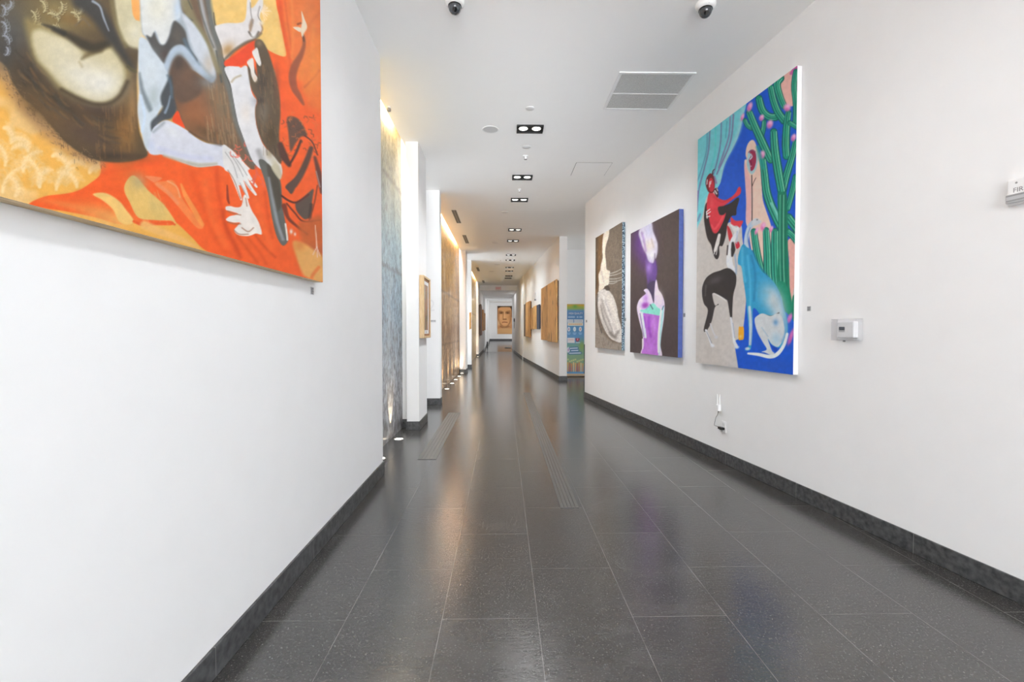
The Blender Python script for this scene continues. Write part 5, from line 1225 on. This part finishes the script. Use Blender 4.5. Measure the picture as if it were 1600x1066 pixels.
# ------------------------------------------------------------------ big portrait on the end wall
def paint_face(p):
    p.fill((204, 152, 104))
    p.poly([(776, 476), (805, 476), (805, 480), (796, 480), (788, 480), (781, 481), (778.5, 490), (776, 490)], (62, 50, 44), 0.7); p.poly([(797, 478), (805, 478), (805, 500), (799.5, 496), (799, 486)], (84, 62, 46), 0.8); p.poly([(776, 480), (779, 482), (778.3, 496), (776, 498)], (150, 100, 70), 0.7)
    p.poly([(778, 486), (780, 481), (788, 480), (797, 481), (799, 488), (798, 500), (795, 507), (790, 510), (785, 510), (780.5, 506), (778.5, 498)], (216, 160, 106), 0.8)
    p.stroke([(779, 499), (781, 505), (786, 510), (792, 510), (796, 505), (798, 499)], (146, 96, 60), 1.6, 1.2, 0.7); p.blob(779.5, 494, 1.2, 7, (160, 108, 68), 0.8); p.blob(797.5, 495, 1.3, 7, (150, 98, 60), 0.8); p.blob(783, 489, 3.5, 1.6, (98, 58, 30), 0.95); p.blob(793.5, 489, 3.5, 1.6, (98, 58, 30), 0.95); p.stroke([(779.5, 486.4), (783, 486.6), (786, 488)], (110, 68, 38), 0.9, 0.7, 0.75); p.stroke([(790.5, 488), (793, 486.6), (797.5, 486.2)], (110, 68, 38), 0.9, 0.7, 0.75); p.blob(783.3, 489.4, 1.0, 0.6, (56, 36, 24), 0.8); p.blob(793.3, 489.4, 1.0, 0.6, (56, 36, 24), 0.8)
    p.stroke([(788.3, 488), (788.5, 498)], (232, 182, 130), 1.4, 0.6, 0.9); p.stroke([(786, 490), (785.8, 497)], (150, 100, 60), 1, 0.6, 0.7); p.stroke([(786, 499), (791, 499)], (104, 56, 32), 1.3, 0.6, 0.9); p.stroke([(785, 504), (788, 503.4), (792.5, 504)], (140, 74, 52), 1.2, 0.6, 0.9); p.stroke([(786, 506), (791, 506)], (228, 172, 122), 1, 0.6, 0.8)
    p.blob(782, 496, 2.5, 4, (226, 172, 118), 0.7); p.blob(795, 496, 2, 4, (196, 136, 84), 0.7); p.poly([(777, 509), (782, 509), (788, 513), (795, 511), (800, 506), (805, 506), (805, 516), (776, 516)], (196, 138, 90), 0.8); p.stroke([(782, 510), (788, 512.6), (795, 510)], (140, 92, 58), 2, 1.2, 0.7); p.poly([(776, 514), (805, 514), (805, 524), (776, 524)], (206, 160, 110), 0.9); p.blob(779, 505, 1.5, 4, (222, 190, 150), 0.7)
E_FR = C_FR(RY1)
a = E_FR.px(777.2, 500, 0.05); zt_ = E_FR.px(790, 478.3, 0.05)[1]; zb_ = E_FR.px(790, 522, 0.05)[1]
canvas('painting', E_FR, a[0], a[0] + 1.5, zb_, zt_, 0.05, paint_face, 'huge close up portrait of a stern face, hung on the far end wall', 'paintings on the walls', M_OAK, 0.4, 1.1)

# ------------------------------------------------------------------ wooden pieces down the hall
def art_box(fr, xa, xb, za, zb, thick, planks, label):
    """planks: (fraction0, fraction1, depth factor, z trim low, z trim high, material)"""
    t = thing('wood_wall_art', label, 'wall art', fr.at((xa + xb) / 2, za), 'wooden wall pieces')
    w, h = xb - xa, zb - za
    bm = new_bm(); box(bm, -w / 2 + 0.02, w / 2 - 0.02, -thick * 0.4, 0, 0.03, h - 0.03); obj('backing', bm, M_PLANKDARK, t)
    for (f0, f1, d, l0, l1, m) in planks:
        bm = new_bm(); box(bm, -w / 2 + w * f0 + 0.003, -w / 2 + w * f1 - 0.003, -thick * d, -thick * 0.4 - 0.001, h * l0, h * (1 - l1))
        obj('plank', bm, m, t, bevel=0.006)
    return t
def s_rect(fr, l, r, t_, b_, out):
    a = fr.px(l, t_[0], out); b = fr.px(r, t_[1], out); c = fr.px(l, b_[0], out); d = fr.px(r, b_[1], out)
    return a[0], b[0], (c[1] + d[1]) / 2, (a[1] + b[1]) / 2
x0, x1, z0, z1 = s_rect(S, 845, 869, (448.5, 440), (530.5, 535), 0.07)
art_box(S, x0, x1, z0, z1, 0.07, [(0, 0.5, 0.9, 0.0, 0.0, M_PLANK2), (0.5, 1.0, 1.0, -0.012, 0.0, M_PLANK)], 'pair of tall honey coloured wooden planks, nearest wooden piece on the far right wall')
x0, x1, z0, z1 = s_rect(S, 828.8, 842.4, (480, 476.5), (514, 515.5), 0.06)
art_box(S, x0, x1, z0, z1, 0.06, [(0, 0.36, 0.9, 0.0, 0.03, M_PLANK2), (0.36, 0.72, 1.0, 0.01, 0.0, M_PLANK), (0.72, 1.0, 0.9, 0, 0.0, M_SLATE)], 'low wooden piece with a blue slate strip, second along the far right wall')
x0, x1, z0, z1 = s_rect(S, 818, 827.6, (474, 471.5), (525, 527.5), 0.08)
art_box(S, x0, x1, z0, z1, 0.08, [(0, 0.35, 0.8, 0.0, 0.02, M_PLANKDARK), (0.35, 0.75, 1.0, 0.0, 0.0, M_PLANK), (0.75, 1.0, 0.9, -0.01, 0.0, M_PLANK2)], 'tall dark and brown plank piece, farthest wooden piece on the right wall')
PL = Frame((-1.275, 0, 0), (0, 1))
def l_piece(y0, y1, z0, z1, th, planks, lab, fr=PL): art_box(fr, y0, y1, z0, z1, th, planks, lab)
zz = lambda py, Y: EYE - (py - 516.5) * Y / F_PX
l_piece(23.9, 25.6, zz(524, 24.2), zz(476, 24.2), 0.13, [(0, 0.45, 1.0, 0, 0, M_PLANKDARK), (0.45, 1.0, 0.85, 0.02, 0.02, M_PLANKRED)], 'dark and rosy wooden piece, nearer of two on the far left wall')
l_piece(26.6, 29.2, zz(517, 27.5), zz(485, 27.5), 0.16, [(0, 0.5, 0.8, 0, 0.0, M_PLANK2), (0.5, 1.0, 1.0, 0.03, 0.12, M_PLANK2)], 'brown stepped wooden piece, farther of two on the far left wall')
K = C_FR(16.5)
x0, z1 = K.px(733, 488, 0.05); x1, z0 = K.px(738.6, 515, 0.05)
art_box(K, x0, -1.135, z0, z1, 0.05, [(0, 0.55, 0.9, 0, 0.02, M_PLANK), (0.55, 1, 1.0, 0.03, 0, M_PLANK2)], 'narrow wooden piece on the cross wall beside the third niche')

# ------------------------------------------------------------------ gilt framed picture on the first pier
P1F = Frame((XL - 0.005, 0, 0), (0, 1))
FD = 0.065
y0 = 6.235; y1 = 6.80
za, zb = zz(528.5, 6.32), zz(431.5, 6.32)
t = thing('framed_picture', 'gilt framed picture with white mat hung on the first left pier', 'picture', P1F.at((y0 + y1) / 2, za))
w, h = y1 - y0, zb - za
def ring(bm, hw, h0, h1, bw, ya, yb):
    for (a, b, c, d) in ((-hw, -hw + bw, h0, h1), (hw - bw, hw, h0, h1), (-hw + bw, hw - bw, h0, h0 + bw), (-hw + bw, hw - bw, h1 - bw, h1)):
        box(bm, a, b, ya, yb, c, d)
bm = new_bm(); ring(bm, w / 2, 0, h, 0.032, -FD, 0); obj('frame', bm, M_GOLDFRAME, t, bevel=0.006)
M_FRAMEIN = wood('reddish_frame_lining', (140, 92, 58), (176, 126, 84), 14)
bm = new_bm(); ring(bm, w / 2 - 0.032, 0.032, h - 0.032, 0.028, -FD + 0.012, 0); obj('inner_frame', bm, M_FRAMEIN, t, bevel=0.003)
bm = new_bm(); ring(bm, w / 2 - 0.06, 0.06, h - 0.06, 0.05, -0.045, -0.002); obj('mat', bm, M_WHITE, t)
def print_mat():
    m, nt, b = mat_new('muted_print')
    tc = N(nt, 'ShaderNodeTexCoord'); mp = N(nt, 'ShaderNodeMapping'); mp.inputs['Scale'].default_value = (5, 5, 2.2)
    nz = N(nt, 'ShaderNodeTexNoise'); nz.inputs['Scale'].default_value = 2.2; nz.inputs['Detail'].default_value = 6
    nt.links.new(tc.outputs['Object'], mp.inputs[0]); nt.links.new(mp.outputs[0], nz.inputs['Vector'])
    r = ramp(nt, [(0.36, tuple(lin((82, 84, 78)))), (0.46, tuple(lin((150, 140, 112)))), (0.54, tuple(lin((178, 112, 76)))), (0.62, tuple(lin((140, 144, 138)))), (0.7, tuple(lin((206, 196, 170))))], nz.outputs['Fac'])
    nt.links.new(r.outputs[0], b.inputs['Base Color']); b.inputs['Roughness'].default_value = 0.3
    return m
bm = new_bm(); box(bm, -w / 2 + 0.105, w / 2 - 0.105, -0.042, -0.003, 0.105, h - 0.105); obj('print', bm, print_mat(), t)
bm = new_bm(); box(bm, -0.02, 0.02, -0.0465, -0.0451, 0.07, 0.095); obj('title_tag', bm, M_GREY, t)

# room number on the cross wall
D8 = C_FR(8.30)
M_NUM = simple('pale_grey_letter', (232, 232, 233), 0.5)
x, z = D8.px(674.8, 478.5)
t = thing('room_number', 'large pale raised numeral 2 on the cross wall beside the gilt framed picture', 'sign', D8.at(x, z))
text_mesh('numeral', '2', 0.29, M_NUM, t, (0, -0.006, 0), depth=0.005, xscale=0.8)
x, z = D8.px(676.5, 501.8)
t = thing('name_plate', 'small grey lettered name plate under the pale numeral 2', 'sign', D8.at(x, z))
bm = new_bm(); box(bm, -0.055, 0.055, -0.006, 0, -0.022, 0.022); obj('plate', bm, simple('plate_grey', (214, 214, 216), 0.5), t, bevel=0.001)
bm = new_bm()
for k, (a, b) in enumerate(((-0.045, -0.028), (-0.024, -0.004), (0.0, 0.016), (0.021, 0.045))): box(bm, a, b, -0.0068, -0.0061, -0.008, 0.010)
obj('lettering', bm, M_GREY, t)

# ------------------------------------------------------------------ little caption cards by the paintings
M_CARD = simple('grey_card', (186, 186, 188), 0.6, noise=0.05, nscale=300)
M_INK = simple('dark_ink', (104, 104, 106), 0.6)
def card(fr, px, py, w, h, lab):
    x, z = fr.px(px, py)
    t = thing('caption_card', lab, 'label', fr.at(x, z), 'caption cards by the paintings')
    bm = new_bm(); box(bm, -w / 2, w / 2, -0.003, 0, -h / 2, h / 2); obj('card', bm, M_CARD, t)
    bm = new_bm()
    for k in range(4):
        zc = h * (0.3 - 0.2 * k); box(bm, -w * 0.4, w * (0.4 - 0.1 * (k % 2)), -0.0036, -0.0031, zc - h * 0.06, zc + h * 0.06)
    obj('print_lines', bm, M_INK, t)
card(L_FR, 487, 454.5, 0.045, 0.045, 'tiny grey caption card below the right end of the huge orange painting')
card(R, 1264.3, 482.5, 0.035, 0.038, 'tiny grey caption card right of the cactus and hounds painting')
card(R, 1069.5, 492.5, 0.042, 0.045, 'tiny grey caption card right of the purple vessel painting')
card(R, 977.3, 499.5, 0.045, 0.045, 'tiny grey caption card between the veiled figure and purple vessel paintings')
card(R, 916.5, 502, 0.07, 0.05, 'tiny grey caption card at the wall corner left of the veiled figure painting')

# ------------------------------------------------------------------ thermostat under a clear guard
def clear_plastic():
    m, nt, b = mat_new('clear_guard')
    b.inputs['Base Color'].default_value = (0.96, 0.96, 0.97, 1); b.inputs['Roughness'].default_value = 0.06
    b.inputs['Transmission Weight'].default_value = 1.0; b.inputs['IOR'].default_value = 1.2
    out = nt.nodes['Material Output']
    tr = N(nt, 'ShaderNodeBsdfTransparent'); tr.inputs[0].default_value = (0.97, 0.97, 0.975, 1)
    mx = N(nt, 'ShaderNodeMixShader'); mx.inputs[0].default_value = 0.07
    b.inputs['Transmission Weight'].default_value = 0.0; b.inputs['Base Color'].default_value = (0.6, 0.6, 0.62, 1)
    nt.links.new(tr.outputs[0], mx.inputs[1]); nt.links.new(b.outputs[0], mx.inputs[2]); nt.links.new(mx.outputs[0], out.inputs[0])
    return m
M_CLEAR = clear_plastic()
gx0, gz1 = R.px(1309, 499.0, 0.0); gx1, gz0 = R.px(1348, 532.5, 0.0)
t = thing('thermostat', 'white thermostat with a small dark screen under a clear guard box on the right wall', 'thermostat', R.at((gx0 + gx1) / 2, gz0))
w, h = gx1 - gx0, gz1 - gz0
GD = 0.055
bm = new_bm()
box(bm, -w / 2, w / 2, -GD, -GD + 0.003, 0, h); box(bm, -w / 2, -w / 2 + 0.003, -GD + 0.003, 0, 0, h); box(bm, w / 2 - 0.003, w / 2, -GD + 0.003, 0, 0, h)
box(bm, -w / 2 + 0.003, w / 2 - 0.003, -GD + 0.003, 0, 0, 0.003); box(bm, -w / 2 + 0.003, w / 2 - 0.003, -GD + 0.003, 0, h - 0.003, h)
obj('guard', bm, M_CLEAR, t)
bw, bh = w * 0.33, h * 0.38
bm = new_bm(); box(bm, -bw, bw, -0.040, 0, h / 2 - bh, h / 2 + bh); obj('body', bm, M_WHITE, t, bevel=0.007)
bm = new_bm(); box(bm, -bw * 0.72, -bw * 0.02, -0.0408, -0.0401, h / 2 - 0.006, h / 2 + 0.020); sc_ = obj('screen', bm, simple('dark_display', (58, 62, 72), 0.15), t)
bm = new_bm(); box(bm, -bw * 0.72, -bw * 0.02, -0.0406, -0.0401, h / 2 - 0.016, h / 2 - 0.010); obj('buttons', bm, M_GREY, t)
bm = new_bm(); lathe(bm, [(0.006, -GD * 0.6 - 0.006), (0.006, -GD * 0.6 + 0.006)], 16, (-0.012, 0, -0.006), 'y'); obj('lock', bm, M_STEEL, t, smooth=True)

# ------------------------------------------------------------------ small white access point with rod aerials, outlet and adapter
x, z = R.px(1124.5, 637, 0.0)
t = thing('wireless_extender', 'small white wireless box with thin upright aerial low on the right wall', 'router', R.at(x, z))
bm = new_bm(); box(bm, -0.022, 0.022, -0.032, 0, -0.035, 0.03); obj('body', bm, M_WHITE, t, bevel=0.004)
bm = new_bm(); tube(bm, [(-0.010, -0.022, 0.026), (-0.010, -0.022, 0.05), (-0.010, -0.022, 0.135)], [0.006, 0.0055, 0.004]); obj('aerial', bm, M_WHITE, t, smooth=True)
bm = new_bm(); tube(bm, [(0.012, -0.008, 0.026), (0.012, -0.008, 0.08), (0.012, -0.008, 0.135)], [0.005, 0.0045, 0.0035]); obj('aerial', bm, M_WHITE, t, smooth=True)
ox, oz = R.px(1131.5, 667, 0.0)
dx, dz = ox - x, oz - z
bm = new_bm(); tube(bm, [(0.002, -0.016, -0.035), (0.001, -0.016, -0.048)], [0.006, 0.004]); obj('plug', bm, M_BLACK, t, smooth=True)
bm = new_bm(); tube(bm, [(0.001, -0.016, -0.046), (-0.006, -0.02, -0.075), (-0.018, -0.03, -0.105), (-0.026, -0.04, dz + 0.012), (-0.02, -0.046, dz - 0.004), (dx - 0.025, -0.04, dz - 0.006)], 0.0022); obj('cable', bm, M_BLACK, t, smooth=True)
t = thing('wall_outlet', 'white wall outlet low on the right wall behind a black adapter', 'outlet', R.at(ox, oz))
bm = new_bm(); box(bm, -0.035, 0.035, -0.006, 0, -0.057, 0.057); obj('plate', bm, M_WHITE, t, bevel=0.003)
bm = new_bm(); box(bm, -0.017, 0.017, -0.0085, -0.0061, 0.008, 0.042); obj('socket', bm, M_WHITEMETAL, t, bevel=0.003)
t = thing('power_adapter', 'black power adapter plugged into the low outlet on the right wall', 'adapter', R.at(ox, oz - 0.018))
bm = new_bm(); box(bm, -0.024, 0.022, -0.045, -0.0065, -0.013, 0.013); obj('body', bm, M_BLACK, t, bevel=0.005)
bm = new_bm(); box(bm, -0.05, -0.022, -0.04, -0.012, -0.012, 0.012); obj('nose', bm, M_BLACK, t, bevel=0.004)
bm = new_bm(); tube(bm, [(0.0, -0.03, -0.012), (0.004, -0.03, -0.026), (0.014, -0.03, -0.028), (0.016, -0.028, -0.013)], 0.003); obj('cord_loop', bm, M_GREY, t, smooth=True)

# ------------------------------------------------------------------ fire alarm strobe
x, z = R.px(1579, 303, 0.0); xb, zb_ = R.px(1600, 320, 0.0); _, zt_ = R.px(1600, 283, 0.0)
fw_, fh = 0.115, 0.13
t = thing('fire_alarm_strobe', 'white fire alarm strobe with grey FIRE lettering on the right wall', 'alarm', R.at(x + fw_ / 2 - 0.002, z))
bm = new_bm(); box(bm, -fw_ / 2, fw_ / 2, -0.025, 0, -fh / 2, fh / 2); obj('body', bm, M_WHITE, t, bevel=0.008)
bm = new_bm(); box(bm, -fw_ / 2 + 0.006, fw_ / 2 - 0.006, -0.040, -0.0255, -fh / 2 + 0.008, -0.012); obj('strobe_lens', bm, simple('strobe_plastic', (196, 196, 198), 0.12, coat=0.5), t, bevel=0.006)
bm = new_bm()
for k in range(2): box(bm, -fw_ / 2 + 0.012, fw_ / 2 - 0.012, -0.0412, -0.0402, -0.024 - 0.024 * k, -0.017 - 0.024 * k)
obj('reflector_bars', bm, M_GREY, t)
text_mesh('lettering', 'FIRE', 0.032, simple('grey_lettering', (140, 136, 138), 0.5), t, (0.0, -0.0255, 0.006), depth=0.0004, label='grey FIRE lettering')
bm = new_bm(); lathe(bm, [(0.005, -0.0262), (0.005, -0.0250)], 12, (-0.016, 0, 0.042), 'y'); obj('indicator', bm, M_GREY, t)

# ------------------------------------------------------------------ roll-up banner in the side hall
def paint_banner(p):
    p.fill((92, 138, 178)); y = p.y
    def band(y0, y1, c, soft=2, al=1.0): p.poly([(870, y0), (930, y0), (930, y1), (870, y1)], c, soft, al, sm=False)
    band(470, 484, (142, 158, 80), 3); band(470, 479, (186, 156, 64), 2); p.blob(898.5, 479, 4, 3, (98, 150, 70), 0.9); band(486, 500, (88, 126, 168), 3); band(520, 536, (96, 144, 188), 4)
    band(536, 552, (118, 160, 148), 4, 0.9); band(552, 572, (138, 166, 128), 5, 0.9); p.blob(909, 541, 5, 10, (140, 164, 86), 0.8)
    for k in range(9):
        x = 887.5 + k * 2.9; c = [(222, 168, 108), (198, 112, 82), (214, 140, 84), (226, 190, 140)][k % 4]
        p.poly([(x - 0.9, 566 + (k % 3)), (x + 0.9, 566 + (k % 3)), (x + 0.9, 583), (x - 0.9, 583)], c, 0.5, sm=False); p.blob(x, 562 + (k * 7) % 4, 1.3, 1.3, (214, 208, 140), 0.9)
    band(581, 592, (92, 146, 192), 1.5)
    for (a, b, y0, y1) in ((886.6, 896, 499.5, 504), (897, 911, 499.5, 504)): p.poly([(a, y0), (b, y0), (b, y1), (a, y1)], (216, 210, 206), 0.5, sm=False)
    p.poly([(887, 504.5), (911, 504.5), (911, 509), (887, 509)], (232, 208, 186), 0.5, sm=False)
    for k in range(7): p.stroke([(889 + k * 3, 506.8), (890.8 + k * 3, 506.8)], (170, 118, 96), 1.2, 0.5, 0.8)
    for k in range(7): p.stroke([(888 + k * 3.2, 501.8), (890 + k * 3.2, 501.8)], (112, 136, 168), 1.2, 0.5, 0.8)
    for x, c in ((888.8, (120, 90, 130)), (897.8, (150, 180, 200)), (906.8, (176, 96, 90))):
        p.blob(x, 514.5, 2.2, 3.8, (236, 234, 228), 1, hard=3); p.blob(x, 514.5, 1.0, 1.9, c, 0.9); p.stroke([(x - 2.5, 520.5), (x + 2.5, 520.5)], (176, 204, 226), 0.9, 0.5, 0.8); p.stroke([(x - 1.5, 522.5), (x + 1.5, 522.5)], (176, 204, 226), 0.9, 0.5, 0.8)
    p.poly([(886.5, 528), (898, 528), (898, 536), (886.5, 536)], (216, 206, 206), 0.5, sm=False); p.stroke([(888, 531), (896, 531)], (196, 150, 146), 1, 0.5, 0.7); p.poly([(899.5, 529), (905.5, 529), (904, 533.5), (900.5, 533.5)], (150, 66, 80), 0.6); p.blob(902.5, 530.5, 1, 1.6, (220, 190, 196), 0.8); p.stroke([(900, 535.6), (906, 535.6)], (216, 214, 220), 1, 0.5, 0.9)
    p.blob(888, 547, 2.4, 4.6, (226, 222, 232), 1, hard=3); p.blob(888, 547, 1.2, 2.2, (150, 110, 150), 0.8)
    for (a, b, yy) in ((891, 902, 544.6), (893, 903, 548.2), (890, 907, 552.2)): p.stroke([(a, yy), (b, yy - 0.5)], (58, 92, 150), 4, 0.8, 0.7); p.stroke([(a, yy), (b, yy - 0.5)], (206, 216, 236), 1.8, 0.5, 0.9)
BF = Frame((0, 13.35, 0), (1, 0))
bx0, bzb = BF.px(884.5, 588, 0.0); bx1, bzt = BF.px(912.8, 476, 0.0)
t = canvas('rollup_banner', BF, bx0, bx1, 0.085, bzt, 0.006, paint_banner, 'blue and green roll-up banner with HIGH QUALITY lettering standing in the side hall opening', None, M_WHITEMETAL, 0.35, 1.35, cat='banner')
for c in t.children:
    c.name = 'printed_sheet' if c.name.startswith('painted') else 'backing'
M_BT = simple('banner_white_ink', (232, 228, 224), 0.5)
bw = bx1 - bx0
text_mesh('lettering', 'HIGH QUALITY', 0.075, M_BT, t, (0.015, -0.0075, BF.px(899, 490, 0)[1] - 0.085), depth=0.0004, xscale=0.80, label='white HIGH QUALITY lettering')
bm = new_bm()
xx = -bw / 2 + 0.08
for k, wd in enumerate((0.20, 0.05, 0.09)):
    x_ = (-0.21, 0.045, 0.12)[k]; box(bm, x_, x_ + wd, -0.0076, -0.0072, BF.px(899, 495.6, 0)[1] - 0.085 - 0.025, BF.px(899, 495.6, 0)[1] - 0.085 + 0.025)
obj('second_line', bm, simple('banner_pale_ink', (158, 190, 220), 0.5), t)
bm = new_bm(); box(bm, -bw / 2 - 0.01, bw / 2 + 0.01, -0.05, 0.05, -0.070, -0.0005); obj('base_cassette', bm, simple('pale_bronze', (206, 182, 150), 0.4), t, bevel=0.01)
for sx in (-0.2, 0.2):
    bm = new_bm(); box(bm, sx - 0.02, sx + 0.02, -0.12, 0.12, -0.0845, -0.0705); obj('foot', bm, simple('dark_bronze', (90, 62, 40), 0.5), t, bevel=0.004)
bm = new_bm(); tube(bm, [(0, 0.02, -0.002), (0, 0.02, bzt - 0.09)], 0.009); obj('pole', bm, M_STEEL, t, smooth=True)
bm = new_bm(); box(bm, -bw / 2, bw / 2, -0.012, 0.008, bzt - 0.085 + 0.0005, bzt - 0.085 + 0.02); obj('top_rail', bm, simple('rail_wood', (214, 190, 160), 0.5), t, bevel=0.003)
# dark cabinet edge beside the banner
x, z = BF.px(912.6, 560, 0)
bm = new_bm(); box(bm, -0.03, 0.45, -0.20, 0.20, 0.0, 0.93)
o = obj('dark_cabinet', bm, M_BLACK, bevel=0.004); o.location = (x + 0.03, 13.62, 0.0005)
tag(o, 'dark cabinet showing as a thin edge right of the banner in the side hall', 'cabinet')

# ------------------------------------------------------------------ exit sign, small fittings far down the hall
HF = C_FR(25.6)
x, z = HF.px(778.6, 453.2, 0.0)
z = max(z, HL + 0.11)
t = thing('exit_sign', 'white exit sign with red letters on the dropped ceiling beam far down the hall', 'exit sign', HF.at(x, z))
bm = new_bm(); box(bm, -0.17, 0.17, -0.03, 0, -0.10, 0.10); obj('housing', bm, simple('sign_white', (236, 218, 216), 0.4), t, bevel=0.004)
text_mesh('letters', 'EXIT', 0.115, simple('exit_red', (214, 92, 96), 0.5, emit=(220, 90, 90), estr=0.2), t, (0, -0.031, 0), depth=0.0008, label='red EXIT letters')
# wall telephone and small boxes on the far right wall
x, z = T.px(804.2, 503, 0.0)
t = thing('wall_telephone', 'dark wall telephone with hanging cord on the farthest stretch of the right wall', 'telephone', T.at(x, z + 0.1))
bm = new_bm(); box(bm, -0.06, 0.06, -0.05, 0, -0.1, 0.11); obj('handset_base', bm, M_BLACK, t, bevel=0.01)
bm = new_bm(); box(bm, -0.10, -0.062, -0.06, -0.02, -0.09, 0.12); obj('handset', bm, M_BLACK, t, bevel=0.01)
bm = new_bm(); tube(bm, [(-0.05, -0.03, -0.1), (-0.06, -0.03, -0.3), (-0.02, -0.03, -0.5), (0.03, -0.03, -0.38), (0.03, -0.02, -0.1)], 0.012); obj('cord', bm, M_GREY, t, smooth=True)
x, z = S.px(837.3, 463, 0.0)
t = thing('horn_strobe', 'small white alarm box with a grey base high above the slate edged wooden piece', 'alarm', S.at(x, z))
bm = new_bm(); box(bm, -0.07, 0.07, -0.045, 0, -0.10, 0.14); obj('body', bm, M_WHITEMETAL, t, bevel=0.008)
bm = new_bm(); box(bm, -0.05, 0.05, -0.055, 0, -0.165, -0.102); obj('base', bm, M_GREY, t, bevel=0.006)
x, z = S.px(817.0, 491, 0.0)
t = thing('wall_switch', 'small grey wall switch left of the dark plank piece on the far right wall', 'switch', S.at(x, z))
bm = new_bm(); box(bm, -0.05, 0.05, -0.012, 0, -0.07, 0.07); obj('plate', bm, M_GREY, t, bevel=0.003)
bm = new_bm(); box(bm, -0.02, 0.02, -0.02, -0.0121, -0.035, 0.035); obj('rocker', bm, M_WHITEMETAL, t, bevel=0.003)
